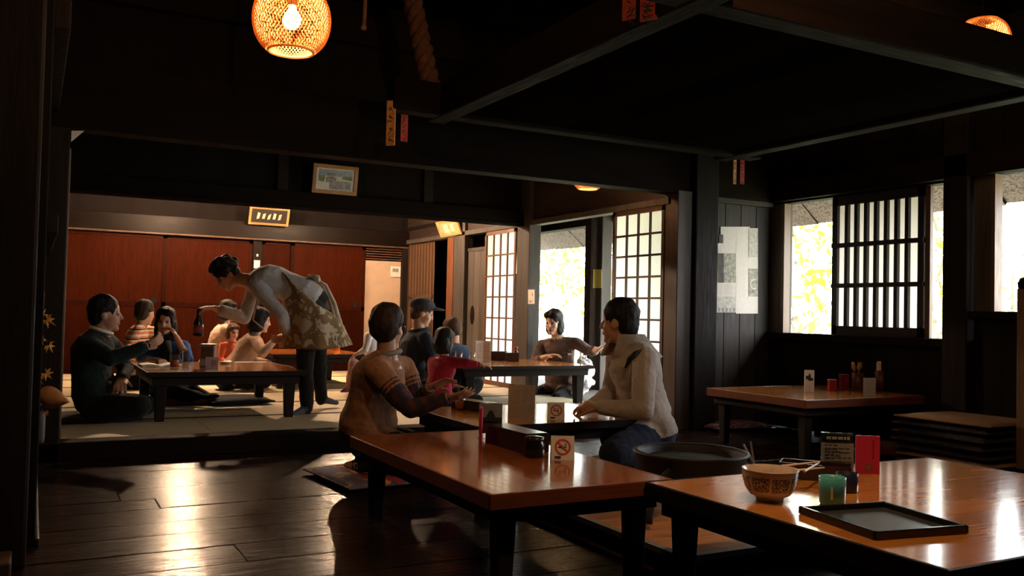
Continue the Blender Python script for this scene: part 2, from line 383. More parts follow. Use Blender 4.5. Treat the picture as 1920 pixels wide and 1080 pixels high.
# ------------------------------------------------------------------ right wall of the tatami rooms
def shoji(name, X, ya, yb, z0, z1, ncol, nrow, label, wm, pm, low=0.0, stile=.035, bar=.017, th=.03, handle=False):
    d = struct(empty(name, (X, (ya + yb) / 2, z0)), label, 'sliding screen')
    for (a, b) in ((ya, ya + stile), (yb - stile, yb)): box('stile', (X - th / 2, a, z0), (X + th / 2, b, z1), wm, d)
    zl = z0 + .05 + low
    box('bottom_rail', (X - th / 2, ya, z0), (X + th / 2, yb, zl), wm, d); box('top_rail', (X - th / 2, ya, z1 - .04), (X + th / 2, yb, z1), wm, d)
    ia, ib, ja, jb = ya + stile, yb - stile, zl, z1 - .04
    for i in range(1, ncol):
        yy = ia + (ib - ia) * i / ncol; box('lattice_bar', (X - th * .35, yy - bar / 2, ja), (X + th * .2, yy + bar / 2, jb), wm, d)
    for j in range(1, nrow):
        zz = ja + (jb - ja) * j / nrow; box('lattice_bar', (X - th * .4, ia, zz - bar / 2), (X + th * .2, ib, zz + bar / 2), wm, d)
    for i in range(ncol):
        for j in range(nrow):
            a, b = ia + (ib - ia) * i / ncol, ia + (ib - ia) * (i + 1) / ncol; c_, e = ja + (jb - ja) * j / nrow, ja + (jb - ja) * (j + 1) / nrow
            bm = bmesh.new(); p = [(0, a, c_), (0, b, c_), (0, b, e), (0, a, e)]
            cc = Vector((X + th * .22, (a + b) / 2, (c_ + e) / 2)); add_quad(bm, [Vector((0, q[1] - cc.y, q[2] - cc.z)) for q in p])
            o = mesh_obj('paper_pane', bm, pm, d); o.location = cc - d.location
    return d
shoji('door_5', XT - .02, 5.77, 6.50, ZT, KAMOI, 4, 9, 'tall bright paper screen beside the corner post', SHOJIW, PAPER)
shoji('door_6', XT - .02, 8.30, 9.03, ZT, KAMOI, 4, 7, 'tall paper screen in brown frame, amber at the top', wood('amber_brown_lattice', (.13, .05, .02), .5, 2, 1, 0, .3, .1, rand=False), PAPER)
d = struct(empty('door_7', (XT, 9.28, ZT)), 'weathered grey plank door with a dark crescent pull', 'door')
for i in range(3): box('door_board', (XT, 9.05 + i * .16, ZT), (XT + .03, 9.05 + (i + 1) * .16 - .004, 1.62), GREYP, d)
bm = bmesh.new(); add_lathe(bm, [(0, 0), (.05, 0), (.05, .01), (0, .01)], 16); o = mesh_obj('door_pull', bm, BLACKL, d); o.rotation_euler = (0, math.radians(90), 0); o.scale = (2.2, 1, 1); o.location = (-.008, .10, .77)
box('door_head', (XT - .01, 9.05, 1.62), (XT + .03, 9.53, 1.66), GREYP, d)
dd = struct(empty('door_8', (XT, 11.0, ZT)), 'brown slatted sliding door in the far right corner', 'sliding door')
box('door_board', (XT + .005, 10.58, ZT), (XT + .02, 11.42, KAMOI), wood('old_brown_door', (.13, .065, .035), .6, 2, 1), dd)
for i in range(9): box('slat', (XT - .012, 10.6 + i * .1, ZT), (XT + .006, 10.622 + i * .1, KAMOI), SHOJIW, dd)
box('mid_rail', (XT - .014, 10.58, 1.08), (XT + .006, 11.42, 1.12), SHOJIW, dd)
structbox('trim_20', (XT - .05, 9.54, 0), (XT + .06, 9.84, 2.6), GREYP, 'broad grey post beside the plank door', 'post')
structbox('trim_21', (XT - .05, 9.86, 0), (XT + .06, 10.04, KAMOI), wood('orange_brown_post', (.17, .06, .025), .5, 2, .8), 'orange-brown post beside the dark doorway', 'post')
structbox('trim_22', (XT - .06, 7.96, 0), (XT + .08, 8.22, 2.6), GREYP, 'grey timber post between the open doorway and the amber screen', 'post')
structbox('trim_23', (XT - .05, 5.70, KAMOI), (XT + .06, YB, 1.87), GREYP, 'grey lintel along the screens of the tatami rooms', 'beam')
structbox('wall_right_upper', (XT - .01, 5.7, 1.87), (XT + .04, YB, 2.66), wood('brown_upper_wall', (.028, .014, .009), .6, 1, .8), 'dark brown boarding above the screens', 'wall')
structbox('trim_24', (5.30, onX(1107, 500, 5.30).y, 0), (5.34, onX(1096, 500, 5.30).y, 2.1), BEAM, 'black sliding door stile in the open doorway', 'post')
structbox('trim_25', (5.42, onX(1128, 520, 5.42).y, 0), (5.55, onX(1107, 520, 5.42).y, 2.2), GREYP, 'grey brown veranda post carrying a yellow note', 'post')
structbox('wall_dark_closet', (XT + .3, 9.0, 0), (XT + .34, YB, 2.6), WALLW)
structbox('wall_closet_end', (XT + .06, 9.0, 0), (XT + .34, 9.04, 2.6), WALLW); structbox('wall_closet_back', (XT - .05, YB - .02, 0), (XT + 1.2, YB + .1, 2.7), WALLW); structbox('ceiling_closet', (XT - .02, 9.0, 2.0), (XT + .34, YB, 2.05), WALLW)
structbox('trim_26', (XT - .03, 5.6, 0), (XT + .12, 5.765, 1.92), wood('brown_black_corner_post', (.07, .045, .036), .5, 2, .8), 'brown door jamb beside the bright paper screen', 'post')
structbox('trim_27', (XT + .12, 5.56, 0), (XT + .36, 5.8, CEIL), POST, 'stout black corner post at the end of the front beam', 'post', .012)
# wall of boards carrying the poster
wp = struct(empty('wall_poster', (5.25, Y0, 0)), 'grey brown board wall between the corner post and the window wall', 'wall')
for i in range(4): box('wall_board', (4.91 + i * .173, Y0 - .01, 0), (4.91 + (i + 1) * .173 - .005, Y0 + .04, 1.86), PANELW, wp, .003)
structbox('trim_28', (4.9, Y0 - .05, 1.86), (XM, Y0 + .05, 1.93), PANELW)
# ------------------------------------------------------------------ window wall
W1 = (3.99, 5.64, .79, 1.885); W2 = (1.9, 3.78, .985, 1.90)
wr = struct(empty('wall_right', (XM + .05, 2, 0)), 'dark board wall under and over the windows', 'wall')
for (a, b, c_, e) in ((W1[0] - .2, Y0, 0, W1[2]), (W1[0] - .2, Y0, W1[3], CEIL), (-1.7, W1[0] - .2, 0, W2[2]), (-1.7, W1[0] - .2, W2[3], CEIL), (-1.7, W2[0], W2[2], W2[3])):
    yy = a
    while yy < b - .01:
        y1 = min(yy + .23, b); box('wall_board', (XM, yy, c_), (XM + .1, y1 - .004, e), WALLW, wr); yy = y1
box('wall_backing', (XM + .08, -1.7, 0), (XM + .11, Y0 + .1, W1[2]), WALLW, wr); box('wall_backing', (XM + .08, -1.7, 1.905), (XM + .11, Y0 + .1, CEIL), WALLW, wr)
box('wall_backing', (XM + .08, -1.7, W1[2]), (XM + .11, W2[0], 1.905), WALLW, wr)
box('wall_backing', (XM + .08, -1.7, W1[2]), (XM + .11, W1[0] - .2, W2[2]), WALLW, wr)
structbox('trim_29', (XM - .06, 3.80, 0), (XM + .12, 3.985, CEIL), POST, 'black post between the two windows', 'post', .01)
structbox('trim_30', (XM - .05, W1[0], W1[2] - .06), (XM + .1, Y0, W1[2]), BEAMY, 'black sill under the lattice window', 'sill')
structbox('trim_31', (XM - .05, -1.7, W2[2] - .05), (XM + .1, 3.8, W2[2]), BEAMY, 'black sill under the open right window', 'sill')
structbox('trim_32', (XM - .06, -1.7, 1.9), (XM + .02, Y0, 2.06), BEAMY, 'black lintel over the windows', 'beam')
structbox('trim_33', (XM - .08, -1.7, 2.36), (XM + .02, Y0, 2.42), BEAMY)
win = struct(empty('window_1', (XM + .04, 4.82, W1[2])), 'window with a black lattice paper panel slid to the middle', 'window')
box('jamb', (XM, 5.55, W1[2]), (XM + .13, 5.74, W1[3]), GREYP, win); box('jamb', (XM, 5.515, W1[2]), (XM + .07, 5.55, W1[3]), LIGHTW, win)
a0, a1 = 4.19, 5.02
for (a, b) in ((a0, a0 + .05), (a1 - .05, a1)): box('panel_stile', (XM + .02, a, W1[2]), (XM + .055, b, W1[3]), LATW, win)
box('panel_rail', (XM + .02, a0, W1[2]), (XM + .055, a1, W1[2] + .07), LATW, win); box('panel_rail', (XM + .02, a0, W1[3] - .07), (XM + .055, a1, W1[3]), LATW, win)
box('panel_stile', (XM + .03, 4.145, W1[2]), (XM + .06, 4.185, W1[3]), LIGHTW, win)
zz0, zz1 = W1[2] + .07, W1[3] - .07
for i in range(1, 8):
    yy = a0 + .05 + (a1 - a0 - .1) * i / 8; box('lattice_bar', (XM + .015, yy - .015, zz0), (XM + .045, yy + .015, zz1), LATW, win)
for j in (1, 2):
    zz = zz0 + (zz1 - zz0) * j / 3; box('lattice_bar', (XM + .01, a0, zz - .017), (XM + .045, a1, zz + .017), LATW, win)
for i in range(8):
    for j in range(3):
        p, q = a0 + .05 + (a1 - a0 - .1) * i / 8, a0 + .05 + (a1 - a0 - .1) * (i + 1) / 8; r, s = zz0 + (zz1 - zz0) * j / 3, zz0 + (zz1 - zz0) * (j + 1) / 3
        bm = bmesh.new(); cc = Vector((XM + .048, (p + q) / 2, (r + s) / 2)); add_quad(bm, [Vector((0, u - cc.y, v - cc.z)) for u, v in ((p, r), (q, r), (q, s), (p, s))])
        mesh_obj('paper_pane', bm, PAPER2, win).location = cc - win.location
win = struct(empty('window_2', (XM + .04, 3, W2[2])), 'open window with a weathered jamb at the right edge', 'window')
box('jamb', (XM, 3.66, W2[2]), (XM + .1, 3.79, W2[3]), GREYP, win); box('jamb', (XM - .01, 3.635, W2[2]), (XM + .07, 3.66, W2[3]), LIGHTW, win)
# ------------------------------------------------------------------ veranda and eaves
structbox('floor_veranda', (XT + .08, Y0 + .06, -.05), (XM + .1, YB, ZT - .01), GREYP, 'grey veranda boards outside the screens', 'veranda')
ev = empty('thatched_eave', (6.0, 5, 1.75)); tag(ev, 'overhanging thatched eave edge outside the windows', 'eave'); struct(ev)
bm = bmesh.new()
for i in range(40):
    ya, yb = -1.7 + i * .36, -1.7 + (i + 1) * .36; j = random.uniform(-.012, .012)
    p = [(5.68, 2.35), (6.38 + j, 1.80 + j), (6.52 + j, 1.97 + j), (6.0, 3.3), (5.68, 3.3)]
    for (u, v) in ((0, 1), (1, 2), (2, 3), (3, 4)):
        add_quad(bm, [(p[u][0], ya, p[u][1]), (p[v][0], ya, p[v][1]), (p[v][0], yb, p[v][1]), (p[u][0], yb, p[u][1])])
o = mesh_obj('thatch', bm, THATCH, ev); o.location = -ev.location
structbox('trim_34', (XM - .05, Y0 + .06, 1.92), (XM + .1, YB + .2, 2.05), BEAMY)
structbox('roof_veranda', (XT + .02, Y0 + .06, 2.3), (XM + .2, YB + .3, 2.36), CEILW)
# ------------------------------------------------------------------ low tables
def low_table(label, x0, x1, y0, y1, z, base=0.0, th=.05, long='y', apron=.05, leg=.07, inset=.06, dark=False, edge=None):
    t = tag(empty('low_table', ((x0 + x1) / 2, (y0 + y1) / 2, base)), label, 'table', 'low wooden tables')
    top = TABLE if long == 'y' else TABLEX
    n = 3
    for i in range(n):     # top made of joined boards
        if long == 'y': a, b = x0 + (x1 - x0) * i / n, x0 + (x1 - x0) * (i + 1) / n; lo, hi = (a + .0004, y0 + .012, z - .012), (b - .0004, y1 - .012, z)
        else: a, b = y0 + (y1 - y0) * i / n, y0 + (y1 - y0) * (i + 1) / n; lo, hi = (x0 + .012, a + .0004, z - .012), (x1 - .012, b - .0004, z)
        if long == 'y': lo = (max(lo[0], x0 + .012), lo[1], lo[2]); hi = (min(hi[0], x1 - .012), hi[1], hi[2])
        else: lo = (lo[0], max(lo[1], y0 + .012), lo[2]); hi = (hi[0], min(hi[1], y1 - .012), hi[2])
        box('top_board', lo, hi, top, t)
    em = TABDARK if dark else (edge or TABEDGE)
    for lo, hi in (((x0, y0, z - th), (x1, y0 + .012, z + .0005)), ((x0, y1 - .012, z - th), (x1, y1, z + .0005)), ((x0, y0 + .012, z - th), (x0 + .012, y1 - .012, z + .0005)), ((x1 - .012, y0 + .012, z - th), (x1, y1 - .012, z + .0005))):
        box('edge_band', lo, hi, em, t, .003)
    box('underframe', (x0 + .04, y0 + .04, z - th - apron), (x1 - .04, y1 - .04, z - .013), TABDARK, t)
    for sx in (0, 1):
        for sy in (0, 1):
            cx = x0 + inset + leg / 2 if sx == 0 else x1 - inset - leg / 2; cy = y0 + inset + leg / 2 if sy == 0 else y1 - inset - leg / 2
            bm = bmesh.new(); vs = add_box(bm, (-leg / 2, -leg / 2, base - t.location.z), (leg / 2, leg / 2, z - th - t.location.z))
            for v in vs:
                if v.co.z < .01: v.co.x *= .72; v.co.y *= .72
            mesh_obj('leg', bm, TABDARK, t, bevel=.004).location = (cx - t.location.x, cy - t.location.y, 0)
    return t
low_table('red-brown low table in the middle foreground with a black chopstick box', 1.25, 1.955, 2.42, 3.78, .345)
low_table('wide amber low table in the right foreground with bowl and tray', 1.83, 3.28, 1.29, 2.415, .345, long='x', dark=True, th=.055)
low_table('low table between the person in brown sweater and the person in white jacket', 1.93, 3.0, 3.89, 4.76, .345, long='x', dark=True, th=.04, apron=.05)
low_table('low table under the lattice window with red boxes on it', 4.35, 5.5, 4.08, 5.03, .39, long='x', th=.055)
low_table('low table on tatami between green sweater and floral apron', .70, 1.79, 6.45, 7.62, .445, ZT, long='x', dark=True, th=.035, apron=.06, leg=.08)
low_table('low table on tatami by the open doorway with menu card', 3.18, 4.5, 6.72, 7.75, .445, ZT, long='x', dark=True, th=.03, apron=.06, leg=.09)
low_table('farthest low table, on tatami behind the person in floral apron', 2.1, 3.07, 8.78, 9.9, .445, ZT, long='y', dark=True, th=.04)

# ------------------------------------------------------------------ wicker pendant lamps
def wicker_shade():
    prof = []
    R, H = .137, .125
    for i in range(25):
        a = math.radians(-62 + 124 * i / 24); r = R * math.cos(a) ** .72; prof.append((r, H * math.sin(a) / math.sin(math.radians(62)) * .92))
    seg = 60; bm = bmesh.new(); rings = []
    for i, (r, z) in enumerate(prof):
        off = .5 * (i % 2); rings.append([bm.verts.new((r * math.cos(2 * math.pi * (k + off) / seg), r * math.sin(2 * math.pi * (k + off) / seg), z)) for k in range(seg)])
    bm2 = bm
    # diagonal weave: rhombic cells
    for i in range(0, 23):
        for k in range(seg):
            if i % 2 == 0: bm.faces.new((rings[i][k], rings[i + 1][k], rings[i + 2][k], rings[i + 1][(k - 1) % seg]))
            else: bm.faces.new((rings[i][k], rings[i + 1][(k + 1) % seg], rings[i + 2][k], rings[i + 1][k]))
    return bm, prof
_sb, _prof = wicker_shade()
def pendant(loc, label, cord_top=CEIL, far=False, shade_src=[None]):
    L = tag(empty('pendant_lamp', loc), label, 'lamp', 'wicker pendant lamps')
    if shade_src[0] is None:
        o = mesh_obj('woven_shade', _sb, STRAW, L)
        md = o.modifiers.new('weave', 'WIREFRAME'); md.thickness = .0052; md.use_even_offset = False; md.use_replace = True
        shade_src[0] = o
        for nm, (r, z) in (('bottom_rim', _prof[0]), ('top_rim', _prof[-1])):
            bm = bmesh.new(); pts = [(r * math.cos(a), r * math.sin(a), z) for a in [2 * math.pi * i / 40 for i in range(41)]]; add_tube(bm, pts, .005, 6)
            mesh_obj(nm, bm, STRAW, o)
        bm = bmesh.new(); add_lathe(bm, [(0, -.035), (.02, -.03), (.031, -.012), (.033, 0), (.028, .018), (.015, .036), (.012, .05)], 14); shade_src.append(mesh_obj('bulb', bm, BULB, L, True))
        bm = bmesh.new(); add_lathe(bm, [(.016, .05), (.018, .052), (.018, .10), (.006, .11), (0, .11)], 12); shade_src.append(mesh_obj('socket', bm, BLACKL, L))
    else:
        for s in shade_src:
            c = copy_tree(s, L)
            if far and s.name.startswith('bulb'): c.data = s.data.copy(); c.data.materials[0] = far
    bm = bmesh.new(); add_tube(bm, [(0, 0, .11), (0, 0, cord_top - loc[2])], .004, 6); mesh_obj('cord', bm, BLACKL, L)
    return L
p = at(547, 37, 3.2); pendant((p.x, p.y, p.z), 'glowing wicker pendant lamp hanging at the top left of the picture')
p = at(1842, 80, 4.75); pendant((p.x, p.y, p.z), 'wicker pendant lamp half hidden by the hanging frame at the top right')
p = at(1103, 338, 7.2); pendant((p.x, p.y, p.z + .045), 'wicker pendant lamp peeping under the front beam by the bright screen', 2.62)
pendant((1.52, 10.1, 2.22), 'wicker pendant lamp behind the lintel over the left of the far room', 2.62, BULBF)
pendant((3.25, 9.5, 2.24), 'wicker pendant lamp behind the lintel over the farthest table', 2.62, BULBF)
pendant((1.9, 1.6, 2.36), 'wicker pendant lamp over the near end of the foreground tables', CEIL, BULBN)

# ------------------------------------------------------------------ hanging hearth frame with ropes and paper charms
HF = (2.16, 4.66, 2.60, 5.10); HZ = 2.10
h = tag(empty('hanging_hearth_frame', ((HF[0] + HF[1]) / 2, (HF[2] + HF[3]) / 2, HZ)), 'huge black timber frame with board deck hung over the hearth', 'hanging frame')
box('frame_beam', (HF[0], HF[2] - .15, HZ), (HF[0] + .13, HF[3] + .1, HZ + .2), BEAMY, h, .015); box('frame_beam', (HF[1] - .13, HF[2] - .15, HZ), (HF[1], HF[3] + .1, HZ + .2), BEAMY, h, .015)
box('frame_beam', (HF[0] - .15, HF[2], HZ + .005), (HF[1] + .15, HF[2] + .13, HZ + .205), BEAM, h, .015); box('frame_beam', (HF[0] - .30, HF[3] - .13, HZ + .005), (HF[1] + .15, HF[3], HZ + .205), BEAM, h, .015)
for i in range(9):
    a = HF[0] + .13 + (HF[1] - HF[0] - .26) * i / 9; b = HF[0] + .13 + (HF[1] - HF[0] - .26) * (i + 1) / 9
    box('deck_board', (a, HF[2] + .13, HZ + .03), (b - .005, HF[3] - .13, HZ + .06), CEILW, h)
def rope(pa, pb, r, nm, par, mat=TWINE):
    pa, pb = Vector(pa), Vector(pb); n_ = 40; d = pb - pa; u, v = frame_for(d); bm = bmesh.new()
    for s in range(3):
        pts = []
        for i in range(n_ + 1):
            a = 2 * math.pi * (i / n_ * d.length / .22 + s / 3); pts.append(pa + d * i / n_ + (u * math.cos(a) + v * math.sin(a)) * r * .5)
        add_tube(bm, pts, r * .55, 7)
    o = mesh_obj(nm, bm, mat, par, True); o.location = -par.location; return o
for i, (x, y, tx) in enumerate(((HF[0] + .0, HF[3] - .06, -.22), (HF[1] - .06, HF[3] - .06, .2), (HF[0] + .06, HF[2] + .06, -.2), (HF[1] - .06, HF[2] + .06, .2))):
    rope((x, y, HZ + .05), (x + tx, y, CEIL + .02), .062, 'hanging_rope', h)
def charm(pt, wdt, hgt, label, mat, rz=0, marks=True):
    c = tag(empty('paper_charm', pt, rz), label, 'paper charm', 'paper charms on the hearth frame')
    box('paper_strip', (-wdt / 2, -.004, -hgt), (wdt / 2, .004, 0), mat, c, local=True)
    if marks:
        bm = bmesh.new()
        for j in range(4):
            z = -hgt * (.15 + .22 * j)
            for q_ in range(3):      # smeared slanting brush strokes
                cx_, cz_ = random.uniform(-.18, .18) * wdt, z - random.uniform(.0, .035); dx_, dz_ = wdt * random.uniform(.12, .3), random.uniform(-.016, .016); tk = random.uniform(.002, .005)
                add_quad(bm, [(cx_ - dx_, -.0045, cz_ - dz_ - tk), (cx_ + dx_, -.0045, cz_ + dz_ - tk * .4), (cx_ + dx_ * .9, -.0045, cz_ + dz_ + tk), (cx_ - dx_ * .9, -.0045, cz_ - dz_ + tk)])
        mesh_obj('brush_marks', bm, INK, c)
    return c
ORP = plain('orange_paper', (.75, .33, .10), .7, var=.35, nscale=30)
q = onX(753, 178, HF[0] - .306); q.y = HF[3] - .10; charm(q, .055, .27, 'bright orange paper charm at the left corner of the hanging frame', ORP, math.radians(-42))
q = onY(757, 265, HF[3] + .006); charm((q.x, q.y, HZ + .03), .045, HZ + .03 - q.z, 'short dark red paper charm at the left corner of the hanging frame', REDP)
q = onX(1183, -8, HF[0] - .008); charm(q, .075, .10, 'red paper charm high on the hanging frame, left of a pair', REDP, math.radians(-62))
q = onX(1217, -8, HF[0] - .010); charm(q, .075, .10, 'red paper charm high on the hanging frame, right of a pair', REDP, math.radians(-62))
q = onY(1377, 345, HF[3] + .006); charm((q.x, q.y, HZ + .03), .028, HZ + .03 - q.z, 'narrow pale red paper charm at the far right corner of the hanging frame', ORP)
q = onY(1391, 345, HF[3] + .006); charm((q.x, q.y, HZ + .03), .04, HZ + .03 - q.z, 'dark red paper charm at the far right corner of the hanging frame', REDP)
t_ = tag(empty('light_pull', (0, 0, 0)), 'short cord end hanging beside the glowing lamp', 'cord'); q = at(682, 52, 4.3); t_.location = q
bm = bmesh.new(); add_tube(bm, [(0, 0, 0), (.004, 0, .1), (0, 0, CEIL - q.z)], .009, 7); mesh_obj('cord_length', bm, TWINE, t_)
bm = bmesh.new(); add_lathe(bm, [(0, -.012), (.012, -.008), (.015, .0), (.012, .012), (0, .018)], 10); mesh_obj('knot', bm, TWINE, t_, True)

# ------------------------------------------------------------------ hearth, cauldron, tongs
HX0, HX1, HY0, HY1, HH = 1.99, 3.35, 2.40, 3.62, .08
he = tag(empty('hearth_platform', ((HX0 + HX1) / 2, (HY0 + HY1) / 2, 0)), 'low worn wooden hearth platform with a grey rim under the tables', 'hearth')
for i in range(6): box('hearth_board', (HX0 + .03, HY0 + .03 + (HY1 - HY0 - .06) * i / 6, .02), (HX1 - .03, HY0 + .03 + (HY1 - HY0 - .06) * (i + 1) / 6 - .003, HH - .004), HEARTHW, he)
for lo, hi in (((HX0, HY0, HH - .02), (HX1, HY0 + .03, HH)), ((HX0, HY1 - .03, HH - .02), (HX1, HY1, HH)), ((HX0, HY0 + .03, HH - .02), (HX0 + .03, HY1 - .03, HH)), ((HX1 - .03, HY0 + .03, HH - .02), (HX1, HY1 - .03, HH))): box('rim', lo, hi, GREYEDGE, he)
box('plinth', (HX0 + .01, HY0 + .01, 0), (HX1 - .01, HY1 - .01, HH - .02), TABDARK, he)
pc = onZ(1295, 850, .32); ca = tag(empty('iron_cauldron', (pc.x, pc.y, HH)), 'wide black iron cauldron with a ring rim on curved legs', 'cauldron')
zr = .32 - HH
bm = bmesh.new(); add_lathe(bm, [(0, .07), (.10, .075), (.18, .11), (.225, .17), (.232, zr - .01), (.245, zr), (.245, zr + .012), (.225, zr + .012), (.218, zr - .01), (.20, .16), (.12, .10), (0, .095)], 40, cap=False); mesh_obj('pot', bm, IRON, ca, True)
bm = bmesh.new(); add_lathe(bm, [(0, 0), (.2, 0), (.205, .004), (.19, .012), (0, .016)], 32); o = mesh_obj('wooden_lid', bm, plain('dark_lid', (.016, .010, .007), .6, spec=.2), ca); o.location = (0, 0, zr - .03)
lp = onZ(1190, 1003, HH)
for a in (math.atan2(lp.y - pc.y, lp.x - pc.x), math.atan2(lp.y - pc.y, lp.x - pc.x) + 2.1, math.atan2(lp.y - pc.y, lp.x - pc.x) + 4.2):
    rr = min((lp - pc).length, .5) if False else math.hypot(lp.x - pc.x, lp.y - pc.y); rr = min(rr, .42)
    bm = bmesh.new(); pts = [(math.cos(a) * (.1 + (rr - .1) * math.sin(q * math.pi / 2)), math.sin(a) * (.1 + (rr - .1) * math.sin(q * math.pi / 2)), .018 + .19 * math.cos(q * math.pi / 2)) for q in [i / 12 for i in range(13)]]
    add_tube(bm, pts, .016, 8); mesh_obj('curved_leg', bm, IRON, ca, True)
tg = at(1405, 862, 4.2); t_ = tag(empty('fire_tongs', tg), 'pair of thin steel fire tongs leaning by the cauldron', 'tongs')
for dx, dz, n_ in ((-.04, .075, 'tong_rod'), (.005, .085, 'tong_rod')):
    bm = bmesh.new(); add_tube(bm, [(.12 + dx * 0, .02, HH - tg.z + .0), (.03, .0, -.02), (dx, 0, dz)], .005, 6); mesh_obj(n_, bm, STEEL, t_)

# ------------------------------------------------------------------ cushions
RUG = blocky('red_purple_rug_pattern', [(0, (.45, .04, .05)), (.35, (.16, .07, .18)), (.5, (.5, .08, .05)), (.62, (.7, .4, .08)), (.75, (.07, .08, .18)), (.88, (.6, .16, .24))], 26, rough=.95)
RUGB = blocky('grey_violet_border', [(0, (.20, .18, .30)), (.6, (.26, .23, .36)), (.82, (.55, .36, .12)), (.92, (.15, .13, .22))], 40, rough=.95)
PINKW = blocky('pink_white_floral', [(0, (.50, .08, .13)), (.3, (.62, .50, .46)), (.55, (.55, .16, .20)), (.8, (.70, .62, .58))], 34, rough=.95)
DKRED = cloth('dark_red_cotton', (.13, .02, .015)); TAN = cloth('tan_cotton', (.34, .19, .10)); NAVYP = blocky('dark_navy_pattern', [(0, (.025, .022, .03)), (.75, (.05, .04, .045)), (.88, (.18, .07, .03)), (.95, (.12, .10, .09))], 30, rough=.95)
BLKC = cloth('black_cotton', (.016, .015, .017))
def cushion(name, c, sx, sy, th, mat, label, rz=0, group=None, border=None):
    t = tag(empty(name, c, rz), label, 'cushion', group)
    bm = bmesh.new(); N = 12; vv = {}
    for s in (1, -1):
        for i in range(N + 1):
            for j in range(N + 1):
                u, v = 2 * i / N - 1, 2 * j / N - 1
                e = (1 - abs(u) ** 4) * (1 - abs(v) ** 4); z = th / 2 + s * th / 2 * (.12 + .88 * e ** .5) * (1 + .03 * math.sin(5 * u + 3 * v))
                vv[s, i, j] = bm.verts.new((u * sx / 2 * (1 - .03 * v * v), v * sy / 2 * (1 - .03 * u * u), z))
    for s in (1, -1):
        for i in range(N):
            for j in range(N):
                f = [vv[s, i, j], vv[s, i + 1, j], vv[s, i + 1, j + 1], vv[s, i, j + 1]]; bm.faces.new(f if s > 0 else f[::-1])
    rim = [(i, 0) for i in range(N)] + [(N, j) for j in range(N)] + [(N - i, N) for i in range(N)] + [(0, N - j) for j in range(N)]
    for a, b in zip(rim, rim[1:] + rim[:1]): bm.faces.new((vv[-1, a[0], a[1]], vv[-1, b[0], b[1]], vv[1, b[0], b[1]], vv[1, a[0], a[1]]))
    if border:
        for f in bm.faces:
            cc = f.calc_center_median()
            if cc.x < -sx * .28: f.material_index = 1
    mesh_obj('cushion_pad', bm, [mat, border or mat], t, True)
    bm = bmesh.new(); pts = [(sx / 2 * .985 * x, sy / 2 * .985 * y, th / 2) for x, y in ((-1, -1), (1, -1), (1, 1), (-1, 1), (-1, -1))]; add_tube(bm, pts, .006, 5); mesh_obj('piping', bm, border or mat, t)
    return t
cushion('floor_cushion', (1.62, 4.53, 0), .52, .62, .05, RUG, 'red and violet patterned cushion under the person in brown sweater', .1, 'floor cushions', RUGB)
pcu = onZ(1370, 793, .03); cushion('floor_cushion', (pcu.x - .05, pcu.y, 0), .62, .50, .05, PINKW, 'pink and white floral cushion under the window table', .0, 'floor cushions')
pcu = onZ(1705, 838, .05); cushion('floor_cushion', (pcu.x - .12, pcu.y + .1, 0), .42, .5, .07, DKRED, 'dark red cushion between window table and cushion stack', .1, 'floor cushions')
cushion('floor_cushion', (3.27, 4.3, 0), .55, .55, .06, BLKC, 'black cushion under the person in white jacket', 0, 'floor cushions')
cushion('floor_cushion', (1.05, 7.75, ZT), .55, .5, .05, DKRED, 'dark cushion under the person in blue top', 0, 'floor cushions')
cushion('floor_cushion', (.42, 6.8, ZT), .55, .55, .045, BLKC, 'black cushion under the person in green sweater', 0, 'floor cushions')
q = onZ(470, 757, ZT); cushion('floor_cushion', (q.x - .1, q.y + .1, ZT), .5, .5, .06, BLKC, 'black cushion under the right half of the left tatami table', .1, 'floor cushions')
st = [(NAVYP, .04), (TAN, .035), (NAVYP, .05), (NAVYP, .05), (NAVYP, .05), (NAVYP, .048), (TAN, .04)]
z = 0
words_ = ['dark patterned cushion at the very bottom of the stack', 'tan edged cushion second from the bottom of the stack', 'dark cushion third from the bottom of the stack', 'dark cushion in the middle of the stack', 'dark cushion third from the top of the stack', 'dark cushion second from the top of the stack', 'tan cushion on top of the stack by the wooden post']
for i, (m_, th) in enumerate(st):
    cushion('stacked_cushion', (5.22 + random.uniform(-.015, .015), 3.57 + random.uniform(-.015, .015), z), .56, .66, th, m_, words_[i], random.uniform(-.03, .03), 'cushion stack'); z += th + .001
pp = tag(empty('wooden_post', (5.22, 3.175, 0)), 'pale wooden post with a dark rounded cap at the right edge', 'post')
bm = bmesh.new(); add_box(bm, (-.05, -.05, 0), (.05, .05, 1.12)); mesh_obj('shaft', bm, LIGHTW, pp, bevel=.008)
bm = bmesh.new(); add_lathe(bm, [(.05, 0), (.062, .012), (.066, .04), (.05, .07), (0, .085)], 20); mesh_obj('cap', bm, POST, pp, True).location = (0, 0, 1.11)
box('foot_block', (-.09, -.09, 0), (.09, .09, .05), POST, pp, .006, True)

